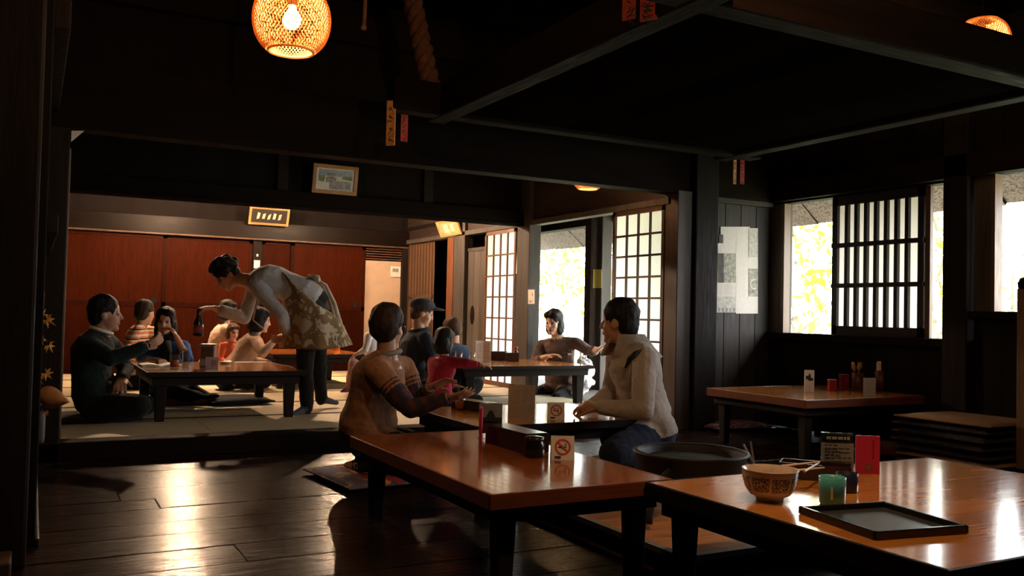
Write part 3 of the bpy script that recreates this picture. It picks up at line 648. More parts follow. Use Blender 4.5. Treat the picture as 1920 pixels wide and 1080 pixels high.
# ------------------------------------------------------------------ small things
def no_smoking(loc, rz, label, z):
    t = tag(empty('no_smoking_sign', (loc[0], loc[1], z), rz), label, 'sign', 'no-smoking tent cards')
    for s in (1, -1):
        bm = bmesh.new(); add_quad(bm, [(-.045, -.028 * s, 0), (.045, -.028 * s, 0), (.045, 0, .088), (-.045, 0, .088)]); o = mesh_obj('card_leaf', bm, WHITEP, t)
        md = o.modifiers.new('thick', 'SOLIDIFY'); md.thickness = .0012
    nrm = Vector((0, -.088, .028)).normalized(); c0 = Vector((0, -.013, .047)) + nrm * .0022; ex = Vector((1, 0, 0)); ey = nrm.cross(ex) * -1
    ey = Vector((0, .028, .088)).normalized(); bm = bmesh.new(); n_ = 28
    ri, ro = [], []
    for i in range(n_):
        a = 2 * math.pi * i / n_; ri.append(bm.verts.new(c0 + (ex * math.cos(a) + ey * math.sin(a)) * .024)); ro.append(bm.verts.new(c0 + (ex * math.cos(a) + ey * math.sin(a)) * .031))
    for i in range(n_): bm.faces.new((ri[i], ri[(i + 1) % n_], ro[(i + 1) % n_], ro[i]))
    d1 = (ex * -1 + ey).normalized(); d2 = (ex + ey).normalized()
    add_quad(bm, [c0 + d1 * .026 + d2 * .003 + nrm * .0005, c0 + d1 * .026 - d2 * .003 + nrm * .0005, c0 - d1 * .026 - d2 * .003 + nrm * .0005, c0 - d1 * .026 + d2 * .003 + nrm * .0005]); mesh_obj('red_ring', bm, REDI, t)
    bm = bmesh.new(); add_quad(bm, [c0 + ex * -.018 + ey * .002, c0 + ex * -.018 - ey * .003, c0 + ex * .014 - ey * .003, c0 + ex * .014 + ey * .002]); add_quad(bm, [c0 + ex * .008 + ey * .004, c0 + ex * .012 + ey * .004, c0 + ex * .014 + ey * .014, c0 + ex * .010 + ey * .014]); mesh_obj('cigarette_mark', bm, INK, t)
    bm = bmesh.new(); c1 = c0 + ey * -.040 + ex * -.02; add_quad(bm, [c1 + ex * -.012 + ey * .005, c1 + ex * -.012 - ey * .004, c1 + ex * .012 - ey * .004, c1 + ex * .012 + ey * .005]); mesh_obj('printed_mark', bm, INK, t)
    return t
no_smoking((1.815, 2.92), -.45, 'white no-smoking tent card beside the black box on the middle table', .345)
q = onZ(1042, 786, .345); no_smoking((q.x, q.y), -.45, 'white no-smoking tent card on the table by the white jacket', .345)

def lines_on(bm, w0, w1, z0, z1, n_, y, h=.0035, seed=0, mi=0):
    r = random.Random(seed)
    for i in range(n_):
        z = z1 - (z1 - z0) * (i + .5) / n_; x = w0
        while x < w1 - .004:
            l = r.uniform(.006, .02); xe = min(x + l, w1); add_box(bm, (x, y - .0006, z - h / 2), (xe, y, z + h / 2), mi); x = xe + .004
            if r.random() < .12: break
# acrylic stand and crimson card on the near right table
T2 = .3455
q = onZ(1570, 893, T2); t_ = tag(empty('menu_stand', (q.x, q.y, T2), -.62), 'clear stand with a black and grey printed menu on the right table', 'menu stand')
bm = bmesh.new(); add_box(bm, (-.058, -.003, 0), (.058, .003, .155)); mesh_obj('acrylic_sheet', bm, ACRYL, t_); bm = bmesh.new(); add_box(bm, (-.058, -.02, 0), (.058, .03, .003)); mesh_obj('foot', bm, ACRYL, t_)
bm = bmesh.new(); add_box(bm, (-.056, .0035, .012), (.056, .0045, .118)); mesh_obj('grey_sheet', bm, plain('grey_print_paper', (.36, .34, .33), .6), t_)
bm = bmesh.new(); add_box(bm, (-.056, .0035, .118), (.056, .0045, .153)); mesh_obj('black_heading', bm, BLACKL, t_)
bm = bmesh.new(); lines_on(bm, -.045, .045, .06, .115, 5, -.0035, .0045, 3); mesh_obj('print_lines', bm, INK, t_)
bm = bmesh.new(); lines_on(bm, -.04, .04, .125, .147, 1, -.0035, .010, 5); mesh_obj('heading_letters', bm, GREYI, t_)
q = onZ(1626, 888, T2); t_ = tag(empty('crimson_card', (q.x, q.y, T2), -.62), 'upright crimson card with a gold crest on the right table', 'card')
bm = bmesh.new(); add_box(bm, (-.042, -.004, 0), (.042, .004, .137)); mesh_obj('card_board', bm, PINK, t_)
bm = bmesh.new(); add_box(bm, (-.042, -.0045, .134), (.042, .0045, .138)); mesh_obj('acrylic_edge', bm, ACRYL, t_)
bm = bmesh.new(); add_lathe(bm, [(0, 0), (.009, 0), (.009, .001), (0, .001)], 18); add_lathe(bm, [(.012, 0), (.0145, 0), (.0145, .001), (.012, .001)], 18, cap=False); o = mesh_obj('gold_crest', bm, BRASS, t_); o.rotation_euler = (math.radians(90), 0, 0); o.location = (.003, -.0042, .024)
bm = bmesh.new()
for i in range(6): add_box(bm, (.014, -.005, .115 - i * .012), (.022, -.0042, .123 - i * .012))
mesh_obj('gold_characters', bm, plain('dark_crimson_print', (.30, .01, .03), .5), t_)
# bowl
def bowl_mat():
    m, t, b = newmat('blue_white_arabesque'); tc = t.nodes.new('ShaderNodeTexCoord'); sp = t.nodes.new('ShaderNodeSeparateXYZ'); t.links.new(tc.outputs['Object'], sp.inputs[0])
    ang = math_n(t, 'ARCTAN2', sp.outputs[1], sp.outputs[0])
    cb = t.nodes.new('ShaderNodeCombineXYZ'); t.links.new(math_n(t, 'MULTIPLY', ang, 8.0), cb.inputs[0]); t.links.new(math_n(t, 'MULTIPLY', sp.outputs[2], 120), cb.inputs[1])
    v = t.nodes.new('ShaderNodeTexVoronoi'); v.feature = 'DISTANCE_TO_EDGE'; v.inputs['Scale'].default_value = 1.2; t.links.new(cb.outputs[0], v.inputs['Vector'])
    c = ramp(t, v.outputs[0], [(.06, (.52, .50, .52)), (.11, (.03, .04, .11))])
    zz = math_n(t, 'MULTIPLY', math_n(t, 'GREATER_THAN', sp.outputs[2], .034), math_n(t, 'LESS_THAN', sp.outputs[2], .078))
    pn = math_n(t, 'GREATER_THAN', math_n(t, 'FRACT', math_n(t, 'MULTIPLY', ang, 1.27)), .1)
    t.links.new(mix_rgb(t, math_n(t, 'MULTIPLY', zz, pn), (.58, .55, .56), c), b.inputs['Base Color']); b.inputs['Roughness'].default_value = .25
    return m
q = onZ(1443, 938, T2); t_ = tag(empty('noodle_bowl', (q.x, q.y, T2)), 'large bowl with blue scrollwork on the right table', 'bowl')
bm = bmesh.new(); add_lathe(bm, [(0, .006), (.034, .006), (.036, 0), (.041, 0), (.042, .012), (.060, .020), (.074, .040), (.082, .068), (.085, .094)], 48, cap=False); add_lathe(bm, [(.085, .094), (.083, .096), (.079, .094), (.074, .06), (.062, .032), (.03, .02), (0, .018)], 48, cap=False, mi=1); mesh_obj('bowl_body', bm, [bowl_mat(), plain('peach_white_glaze', (.55, .42, .34), .25)], t_, True)
bm = bmesh.new(); pts = [(.084 * math.cos(a), .084 * math.sin(a), .095) for a in [2 * math.pi * i / 48 for i in range(49)]]; add_tube(bm, pts, .0022, 6); mesh_obj('glazed_rim', bm, plain('brown_glaze_rim', (.45, .28, .17), .3), t_, True)
# cup with white mark, and the dark cup behind it
q = onZ(1560, 945, T2); t_ = tag(empty('tea_cup', (q.x, q.y, T2)), 'teal tea cup with a white oblong mark beside the tray', 'cup')
bm = bmesh.new(); add_lathe(bm, [(0, .004), (.030, .003), (.033, 0), (.037, .004), (.039, .05), (.040, .082), (.038, .083), (.036, .07), (.034, .01), (0, .008)], 36, cap=False); mesh_obj('cup_body', bm, TEAL, t_, True)
vd = Vector((EYE.x - q.x, EYE.y - q.y, 0)).normalized(); a0_ = math.atan2(vd.y, vd.x)
bm = bmesh.new()
for (off, wd, z0_, z1_) in ((-.02, .15, .020, .058),):
    for i in range(3):
        a, b = a0_ + off + wd * (i / 3 - .5), a0_ + off + wd * ((i + 1) / 3 - .5); add_quad(bm, [(.0402 * math.cos(a), .0402 * math.sin(a), z0_), (.0402 * math.cos(b), .0402 * math.sin(b), z0_), (.0406 * math.cos(b), .0406 * math.sin(b), z1_), (.0406 * math.cos(a), .0406 * math.sin(a), z1_)])
mesh_obj('white_oblong', bm, plain('cream_print', (.75, .58, .45), .4), t_)
bm = bmesh.new()
for (off, wd) in ((1.02, .12),):
    a, b = a0_ + off - wd / 2, a0_ + off + wd / 2; add_quad(bm, [(.0402 * math.cos(a), .0402 * math.sin(a), .004), (.0402 * math.cos(b), .0402 * math.sin(b), .004), (.0412 * math.cos(b), .0412 * math.sin(b), .078), (.0412 * math.cos(a), .0412 * math.sin(a), .078)])
mesh_obj('pale_stripe', bm, WHITEP, t_)
q = onZ(1585, 925, T2); t_ = tag(empty('tea_cup', (q.x + .03, q.y + .02, T2)), 'dark navy cup half hidden behind the teal cup', 'cup')
bm = bmesh.new(); add_lathe(bm, [(0, .004), (.028, .003), (.031, 0), (.034, .004), (.035, .06), (.033, .061), (.03, .01), (0, .008)], 28, cap=False); mesh_obj('cup_body', bm, plain('navy_glaze', (.02, .02, .05), .25), t_, True)
# chopstick box with loose chopsticks
def chop_box(c, rz, l, wd, hh, label, z, lidtop=True):
    t = tag(empty('chopstick_box', (c[0], c[1], z), rz), label, 'box', 'lacquer chopstick boxes')
    for lo, hi in (((-l / 2, -wd / 2, 0), (l / 2, -wd / 2 + .006, hh)), ((-l / 2, wd / 2 - .006, 0), (l / 2, wd / 2, hh)), ((-l / 2, -wd / 2, 0), (-l / 2 + .006, wd / 2, hh)), ((l / 2 - .006, -wd / 2, 0), (l / 2, wd / 2, hh))): box('box_side', lo, hi, BROWNL, t, .0015, True)
    box('box_base', (-l / 2 + .005, -wd / 2 + .005, 0), (l / 2 - .005, wd / 2 - .005, .005), BROWNL, t, 0, True)
    if lidtop: box('sliding_lid', (-l / 2 + .002, -wd / 2 + .004, hh - .006), (l / 2 - .004, wd / 2 - .004, hh + .004), BLACKL, t, .002, True)
    return t
q = onZ(1535, 905, T2); chop_box((q.x + .05, q.y + .06), -.9, .24, .10, .055, 'open dark chopstick box between bowl and menu stand', T2, False)
for i, (xa, ya, xb, yb, lb) in enumerate(((1466, 874, 1536, 866, 'pale wooden chopstick lying furthest back on the open box'), (1492, 882, 1545, 877, 'pale wooden chopstick lying nearest on the open box'), (1508, 884, 1535, 868, 'brown chopstick crossing the two pale ones'))):
    za = T2 + .062 + .003 * i; A, B = onZ(xa, ya, za), onZ(xb, yb, za); t_ = tag(empty('chopstick', A), lb, 'chopstick', 'chopsticks on the box')
    bm = bmesh.new(); add_tube(bm, [(0, 0, 0), (B - A)], [.0042, .003], 6); mesh_obj('stick', bm, (ORANGEW if i == 2 else plain('pale_chopstick_%d' % i, (.75, .58, .36), .5)), t_)
    bm = bmesh.new(); add_tube(bm, [(B - A) * .9, (B - A) * 1.02], [.0034, .002], 6); mesh_obj('tip', bm, ORANGEW, t_)
# tray
A, B, C_, D_ = [onZ(x, y, T2 + .012) for x, y in ((1517, 960), (1670, 1014), (1787, 984), (1637, 941))]
cc = (A + B + C_ + D_) / 4; ex = ((B - A) + (C_ - D_)) / 2; ey = ((D_ - A) + (C_ - B)) / 2; rz = math.atan2(ex.y, ex.x)
t_ = tag(empty('serving_tray', (cc.x, cc.y, T2), rz), 'empty black lacquer tray on the right table', 'tray'); lx, ly = ex.length, ey.length
box('tray_base', (-lx / 2 + .012, -ly / 2 + .012, 0), (lx / 2 - .012, ly / 2 - .012, .006), plain('grey_black_tray_bed', (.045, .045, .052), .28, var=.4, nscale=50), t_, 0, True)
for lo, hi, ax, s in (((-lx / 2, -ly / 2, 0), (lx / 2, -ly / 2 + .014, .022), 'x', 1), ((-lx / 2, ly / 2 - .014, 0), (lx / 2, ly / 2, .022), 'x', 1), ((-lx / 2, -ly / 2, 0), (-lx / 2 + .014, ly / 2, .022), 'y', 1), ((lx / 2 - .014, -ly / 2, 0), (lx / 2, ly / 2, .022), 'y', 1)): box('tray_rim', lo, hi, BLACKL, t_, .003, True)

# things on the middle table
q0, q1 = onZ(905, 829, .345), onZ(948, 818, .345)
t_ = tag(empty('menu_stand', ((q0.x + q1.x) / 2 + .0, (q0.y + q1.y) / 2 + .04, .345), -.35), 'clear stand holding a picture of a thatched peak and red edge card', 'menu stand')
bm = bmesh.new(); add_box(bm, (-.055, -.003, .002), (.055, .003, .155)); mesh_obj('acrylic_sheet', bm, ACRYL, t_); bm = bmesh.new(); add_box(bm, (-.055, -.03, 0), (.055, .03, .003)); mesh_obj('foot', bm, ACRYL, t_)
bm = bmesh.new(); add_box(bm, (-.052, .0035, .09), (.052, .0045, .152)); mesh_obj('picture_sky', bm, plain('hazy_print_sky', (.42, .42, .42), .6, var=.2, nscale=20), t_)
bm = bmesh.new(); add_box(bm, (-.052, .0035, .02), (.052, .0045, .09)); mesh_obj('picture_ground', bm, plain('dark_print_ground', (.05, .06, .05), .6, var=.4, nscale=60), t_)
bm = bmesh.new(); add_quad(bm, [(-.03, -.0035, .075), (.03, -.0035, .075), (.006, -.0035, .12), (-.008, -.0035, .122)]); mesh_obj('picture_peak', bm, INK, t_)
q = onZ(903, 832, .345); t_ = tag(empty('crimson_card', (q.x + .005, q.y + .02, .345), 1.05), 'narrow crimson card seen edge on at the left of the menu stand', 'card')
bm = bmesh.new(); add_box(bm, (-.04, -.005, 0), (.04, .005, .15)); mesh_obj('card_board', bm, PINK, t_); bm = bmesh.new(); add_box(bm, (-.041, -.006, .148), (.041, .006, .154)); mesh_obj('acrylic_edge', bm, ACRYL, t_)
chop_box((1.785, 3.235), -1.55, .34, .11, .075, 'long closed black chopstick box on the middle table', .3455)
t_ = tag(empty('condiment_jar', (onZ(1006, 858, .3455).x, onZ(1006, 858, .3455).y + .02, .3455)), 'squat black jar at the near end of the chopstick box', 'jar'); bm = bmesh.new(); add_lathe(bm, [(0, 0), (.036, 0), (.04, .006), (.041, .05), (.034, .062), (.034, .068), (0, .07)], 28); mesh_obj('jar_body', bm, BLACKL, t_, True)
bm = bmesh.new(); add_lathe(bm, [(.036, .062), (.038, .064), (.038, .076), (.02, .08), (0, .081)], 28); mesh_obj('lid', bm, BROWNL, t_, True)
# things on the table behind
q = onZ(977, 783, .345); t_ = tag(empty('menu_card', (q.x, q.y, .345), -.5), 'tall folded paper menu on the table between the two diners', 'menu')
for s, rot in ((-1, .5), (1, -.5)):
    bm = bmesh.new(); add_box(bm, (0 if s > 0 else -.075, -.001, 0), (.075 if s > 0 else 0, .001, .175)); lines_on(bm, .01 if s > 0 else -.065, .065 if s > 0 else -.01, .03, .15, 9, -.0011, .003, 11 + s, 1); o = mesh_obj('menu_leaf', bm, [plain('beige_menu_paper_%d' % (s + 1), (.50, .40, .33) if s < 0 else (.46, .41, .40), .6), GREYI], t_); o.rotation_euler = (0, 0, rot * .6)
q = onZ(862, 768, .345)
def tumbler(loc, label, r=.03, hh=.085, fill=TEA, lvl=.05):
    t = tag(empty('tea_glass', loc), label, 'glass', 'glasses of tea'); bm = bmesh.new(); add_lathe(bm, [(0, 0), (r * .85, 0), (r, hh), (r - .002, hh), (r * .85 - .002, .006), (0, .006)], 24, cap=False); mesh_obj('glass_wall', bm, GLASS, t, True)
    if fill: bm = bmesh.new(); add_lathe(bm, [(0, .0065), (r * .85 - .0025, .0065), (r * (.85 + .15 * lvl / hh) - .0025, lvl), (0, lvl)], 24, cap=False); mesh_obj('tea', bm, fill, t, True)
    return t
tumbler((q.x, q.y, .3455), 'glass of orange tea under the hands of the brown sweater')
chop_box((2.24, 4.55), -1.35, .32, .10, .05, 'dark chopstick box lying behind the folded menu', .3455)
# things on the window table
ZW = .3905
def on4(x, y): return onZ(x, y, ZW)
q = on4(1517, 735); t_ = tag(empty('menu_card', (q.x, q.y, ZW), -.6), 'white upright card with a dark drawing on the window table', 'menu'); bm = bmesh.new(); add_box(bm, (-.033, -.006, 0), (.033, .006, .155)); mesh_obj('card_board', bm, WHITEP, t_)
bm = bmesh.new(); add_box(bm, (-.025, -.008, .09), (.01, -.0065, .115)); add_box(bm, (-.01, -.008, .08), (.025, -.0065, .10)); add_box(bm, (-.006, -.008, .10), (.006, -.0065, .13)); mesh_obj('ink_drawing', bm, INK, t_)
def tin(px, py, wd, hh, mat, label, name='condiment_tin'):
    q = on4(px, py); t = tag(empty(name, (q.x, q.y, ZW), -.5), label, 'tin', 'red tins on the window table'); box('tin_body', (-wd / 2, -wd / 2.4, 0), (wd / 2, wd / 2.4, hh * .85), mat, t, .004, True); box('tin_lid', (-wd / 2 - .002, -wd / 2.4 - .002, hh * .85), (wd / 2 + .002, wd / 2.4 + .002, hh), mat, t, .003, True); return t
tin(1560, 732, .055, .08, REDBOX, 'small bright red tin on the window table'); tin(1582, 731, .06, .115, plain('dark_red_plastic', (.22, .01, .02), .4), 'taller dark red tin on the window table')
def holder(px, py, r, hh, mat, label, name='utensil_cup'):
    q = on4(px, py); t = tag(empty(name, (q.x, q.y, ZW)), label, 'cup'); bm = bmesh.new(); add_lathe(bm, [(0, 0), (r, 0), (r, hh), (r - .004, hh), (r - .004, .01), (0, .01)], 24, cap=False); mesh_obj('cup_wall', bm, mat, t, True); return t, q
t_, q = holder(1608, 731, .042, .125, BROWNC, 'brown cup of wooden spoons on the window table')
for i, (dx, dy, tl) in enumerate(((-.035, 0, .09), (.01, .0, .085), (.03, .01, .09))):
    s_ = tag(empty('wooden_spoon', (q.x, q.y, ZW + .01)), ('wooden spoon leaning left out of the brown cup', 'wooden spoon standing upright in the brown cup', 'wooden spoon leaning right out of the brown cup')[i], 'spoon', 'spoons in the brown cup')
    bm = bmesh.new(); add_tube(bm, [(dx * .2, 0, 0), (dx, dy, .13)], .005, 6); mesh_obj('handle', bm, ORANGEW, s_)
    bm = bmesh.new(); add_tube(bm, [(dx, dy, .125), (dx * 1.25, dy, .15), (dx * 1.6, dy, .155 + .04)], [.006, .016, .010], 8); mesh_obj('spoon_bowl', bm, ORANGEW, s_, True)
t_, q = holder(1652, 731, .045, .145, BROWNC, 'tall brown cup holding white paper napkins', 'napkin_cup')
bm = bmesh.new(); add_box(bm, (-.025, -.016, .012), (.026, .016, .215)); add_box(bm, (-.03, -.006, .012), (-.01, .02, .205)); mesh_obj('napkins', bm, plain('peach_napkin', (.75, .58, .46), .8), t_)
q = on4(1630, 743); t_ = tag(empty('menu_stand', (q.x, q.y, ZW), -.5), 'grey white card in a clear stand on the window table', 'menu stand'); bm = bmesh.new(); add_box(bm, (-.042, -.002, .0), (.042, .002, .125)); mesh_obj('grey_sheet', bm, plain('blue_grey_paper', (.52, .52, .56), .6), t_)
bm = bmesh.new(); add_box(bm, (-.044, -.02, 0), (.044, .02, .003)); add_box(bm, (-.044, -.003, .125), (.044, .003, .14)); mesh_obj('acrylic_holder', bm, ACRYL, t_)
# things on the left tatami table
ZA = .4455
def onA(x, y): return onZ(x, y, ZA)
q = onA(287, 687); t_ = tag(empty('open_booklet', (q.x + .05, q.y + .02, ZA), .05), 'open white booklet on the left tatami table', 'booklet')
for s in (-1, 1):
    bm = bmesh.new(); N = 6; top, bot = [], []
    for i in range(N + 1):
        u = i / N; x = s * .14 * u; z = .006 + .02 * math.sin(u * math.pi * .8) * (1 - .3 * u)
        top.append([bm.verts.new((x, -.10, z)), bm.verts.new((x, .10, z))]); bot.append([bm.verts.new((x, -.10, 0)), bm.verts.new((x, .10, 0))])
    for i in range(N):
        for g in (top, bot): bm.faces.new((g[i][0], g[i + 1][0], g[i + 1][1], g[i][1]))
        for e_ in (0, 1): bm.faces.new((top[i][e_], top[i + 1][e_], bot[i + 1][e_], bot[i][e_]))
    bm.faces.new((top[N][0], top[N][1], bot[N][1], bot[N][0])); mesh_obj('page_block', bm, plain('bright_white_paper_%d' % s, (.86, .86, .88), .6), t_)
q = onA(327, 690); tumbler((q.x, q.y, ZA), 'glass of dark red tea beside the open booklet', .038, .10, TEA, .055)
q = onA(348, 688); tumbler((q.x, q.y, ZA), 'tall clear glass right of the dark red tea', .03, .13, None)
q = onA(392, 688); t_ = tag(empty('napkin_dispenser', (q.x, q.y + .05, ZA), -.35), 'steel napkin dispenser with an upright card in front', 'dispenser')
box('case', (-.055, -.05, 0), (.055, .05, .16), STEEL, t_, .008, True); box('face_plate', (-.045, -.055, .06), (.045, -.05, .15), plain('brown_plate', (.10, .045, .03), .4), t_, 0, True); box('lid', (-.06, -.055, .158), (.06, .055, .172), STEEL, t_, .006, True)
q = onA(396, 691); t_ = tag(empty('price_card', (q.x, q.y - .02, ZA), -.3), 'small grey printed card in front of the napkin dispenser', 'card'); box('card_board', (-.045, -.002, 0), (.045, .002, .085), plain('grey_card', (.45, .42, .44), .6), t_, 0, True)
bm = bmesh.new(); add_box(bm, (-.005, -.004, .02), (.035, -.0022, .065)); mesh_obj('purple_print', bm, plain('mauve_print', (.42, .22, .26), .6), t_)
q = onA(422, 682); t_ = tag(empty('small_dish', (q.x, q.y, ZA)), 'small white dish with a black centre on the left tatami table', 'dish'); bm = bmesh.new(); add_lathe(bm, [(0, .002), (.03, 0), (.052, .018), (.050, .02), (.03, .006), (0, .006)], 28, cap=False); mesh_obj('dish_body', bm, plain('white_glaze', (.78, .75, .70), .25), t_, True)
bm = bmesh.new(); add_lathe(bm, [(0, .0065), (.028, .0065), (.024, .011), (0, .011)], 20, cap=False); mesh_obj('dark_sauce', bm, INK, t_)
q = onA(470, 679); t_ = tag(empty('paper_placemat', (q.x, q.y, ZA)), 'white paper sheet at the far edge of the left tatami table', 'paper'); box('paper_sheet', (-.13, -.05, .0005), (.13, .05, .002), WHITEP, t_, 0, True)
# things on the doorway table
q = onA(908, 681); t_ = tag(empty('menu_card', (q.x, q.y + .03, ZA), -.45), 'white folded menu standing on the doorway table', 'menu')
for s in (-1, 1): bm = bmesh.new(); add_box(bm, (0 if s > 0 else -.07, -.001, 0), (.07 if s > 0 else 0, .001, .20)); lines_on(bm, .01 if s > 0 else -.06, .06 if s > 0 else -.01, .04, .17, 7, -.0011, .004, 21 + s, 1); o = mesh_obj('menu_leaf', bm, [WHITEP, GREYI], t_); o.rotation_euler = (0, 0, -.35 * s)
q = onA(938, 675); chop_box((q.x - .05, q.y - .05), -.25, .16, .12, .085, 'black box left of a pair on the doorway table', ZA); q = onA(958, 677); chop_box((q.x - .02, q.y - .05), -.25, .12, .10, .08, 'black box right of a pair on the doorway table', ZA)
t_ = tag(empty('condiment_bottle', Vector((4.18, 7.62, ZA))), 'small bottle with a red cap behind the black boxes', 'bottle'); bm = bmesh.new(); add_lathe(bm, [(0, 0), (.025, 0), (.025, .08), (.012, .1), (.012, .11), (0, .11)], 18); mesh_obj('bottle_body', bm, BROWNC, t_, True); bm = bmesh.new(); add_lathe(bm, [(.016, .105), (.018, .11), (.018, .13), (0, .132)], 16); mesh_obj('cap', bm, REDBOX, t_, True)
q = onA(868, 682); tumbler((q.x + .05, q.y + .2, ZA), 'clear glass left of the menu on the doorway table', .035, .10, TEA, .04)
q = onA(885, 681); tumbler((q.x + .12, q.y + .25, ZA), 'half hidden glass right behind the person in crimson', .032, .09, None)
# napkin cup on the farthest table
t_ = tag(empty('napkin_cup', (3.02, 9.86, .4455)), 'orange cup of white napkins on the farthest table', 'cup'); q = onZ(666, 650, .4455); t_.location = (2.98, 9.55, .4455)
bm = bmesh.new(); add_lathe(bm, [(0, 0), (.035, 0), (.04, .16), (.036, .16), (.033, .01), (0, .01)], 20, cap=False); mesh_obj('cup_wall', bm, plain('orange_wood_cup', (.60, .25, .05), .4), t_, True); bm = bmesh.new(); add_box(bm, (-.02, -.02, .02), (.02, .02, .28)); mesh_obj('napkins', bm, WHITEP, t_)

# ------------------------------------------------------------------ pictures and papers on the walls
def picture(name, c, wd, hh, tilt, label, fm, art, fw=.025, rz=0, group='framed pictures'):
    t = tag(empty(name, c, rz), label, 'picture', group); t.rotation_euler = (tilt, 0, rz)
    for lo, hi in (((-wd / 2, 0, -hh / 2), (-wd / 2 + fw, .02, hh / 2)), ((wd / 2 - fw, 0, -hh / 2), (wd / 2, .02, hh / 2)), ((-wd / 2 + fw, 0, -hh / 2), (wd / 2 - fw, .02, -hh / 2 + fw)), ((-wd / 2 + fw, 0, hh / 2 - fw), (wd / 2 - fw, .02, hh / 2))): box('frame_side', lo, hi, fm, t, .002, True)
    bm = bmesh.new(); add_box(bm, (-wd / 2 + fw, .008, -hh / 2 + fw), (wd / 2 - fw, .014, hh / 2 - fw)); mesh_obj('mount', bm, art[0], t)
    for nm, mat, polys in art[1:]:
        bm = bmesh.new()
        for i, p_ in enumerate(polys): add_quad(bm, [(x * (wd - 2 * fw) / 2, .0075 - .0004 * i, z * (hh - 2 * fw) / 2) for x, z in p_])
        mesh_obj(nm, bm, mat, t)
    return t
G1 = plain('print_green', (.18, .26, .10), .7, var=.3); G2 = plain('print_blue', (.34, .42, .55), .7, var=.2); G3 = plain('print_mauve', (.33, .30, .32), .7, var=.35, nscale=40); G4 = plain('print_straw', (.62, .55, .42), .7, var=.2)
q = onY(629, 337, Y2 - .12); picture('framed_painting', (q.x, q.y, q.z), .43, .27, math.radians(10), 'framed watercolour of a thatched farmhouse above the lintel', ORANGEW,
    [plain('pale_mount', (.70, .66, .66), .7, var=.1), ('sky', G2, [[(-.9, .3), (.9, .3), (.9, .9), (-.9, .9)]]), ('field', G3, [[(-.3, -.9), (.85, -.9), (.85, -.1), (-.3, -.1)]]), ('trees', G1, [[(-.9, -.2), (-.6, -.3), (-.5, .4), (-.88, .5)], [(.3, .1), (.9, .0), (.9, .4), (.4, .35)]]), ('roof', G4, [[(-.6, .15), (.1, .2), (-.05, .65), (-.4, .55)]]), ('house', G3, [[(-.5, -.3), (.05, -.3), (.05, .18), (-.5, .14)]]), ('eave', INK, [[(-.45, .1), (-.1, .12), (-.1, .22), (-.45, .18)]])], .035)
q = onY(505, 406, YB - .2); picture('framed_calligraphy', (q.x, q.y, q.z), .50, .235, math.radians(22), 'framed dark calligraphy tilted above the red doors', ORANGEW,
    [plain('black_print', (.02, .015, .012), .5), ('white_brush_marks', plain('cream_brush', (.7, .45, .3), .6), [[(-.7 + i * .3, -.5 + .1 * (i % 2)), (-.55 + i * .3, -.4), (-.5 + i * .3, .4), (-.65 + i * .3, .5 - .2 * (i % 3))] for i in range(5)])], .028)
q = onX(840, 428, XT - .1); picture('framed_certificate', (q.x, q.y, q.z), .62, .20, math.radians(24), 'orange framed certificate tilted high on the right wall', ORANGEW,
    [plain('amber_print', (.55, .28, .14), .5, var=.4, nscale=20), ('printed_blocks', plain('pale_amber_print', (.8, .55, .38), .5), [[(-.5, -.7), (-.05, -.7), (-.05, .7), (-.5, .7)], [(.2, -.6), (.5, -.6), (.5, .6), (.2, .6)]])], .022, math.radians(-90))
def paper(pts, label, mat, name='paper_note', cat='note', marks=None):
    c = sum((Vector(p) for p in pts), Vector()) / len(pts); t = tag(empty(name, c), label, cat); bm = bmesh.new(); add_quad(bm, [Vector(p) - c for p in pts]); o = mesh_obj('paper_sheet', bm, mat, t); md = o.modifiers.new('thick', 'SOLIDIFY'); md.thickness = .0015
    if marks:
        bm = bmesh.new()
        for m_ in marks: add_quad(bm, [Vector(p) - c for p in m_])
        mesh_obj('print_marks', bm, GREYI, t)
    return t
X_ = XT - .062
paper([onX(990, 570, X_), onX(1002, 570, X_), onX(1002, 543, X_), onX(990, 543, X_)], 'small white card on the grey post by the doorway', WHITEP, marks=[[onX(993, 567, X_ - .002), onX(996, 567, X_ - .002), onX(996, 563, X_ - .002), onX(993, 563, X_ - .002)], [onX(997, 555, X_ - .002), onX(999, 555, X_ - .002), onX(999, 550, X_ - .002), onX(997, 550, X_ - .002)]])
Yp = 5.414
paper([onX(1108, 540, Yp), onX(1128, 540, Yp), onX(1128, 505, Yp), onX(1108, 505, Yp)], 'yellow paper note on the veranda post', YELP)
X_ = XT - .05
paper([onX(967, 513, X_), onX(974, 513, X_), onX(977, 462, X_), onX(970, 462, X_)], 'tall narrow white paper strip on the amber screen frame', WHITEP)
q = onY(143, 252, Y0 - .09); paper([onY(133, 266, Y0 - .08), onY(138, 262, Y0 - .08), onY(158, 245, Y0 - .08), onY(134, 245, Y0 - .08)], 'small white paper corner under the front beam at left', WHITEP)
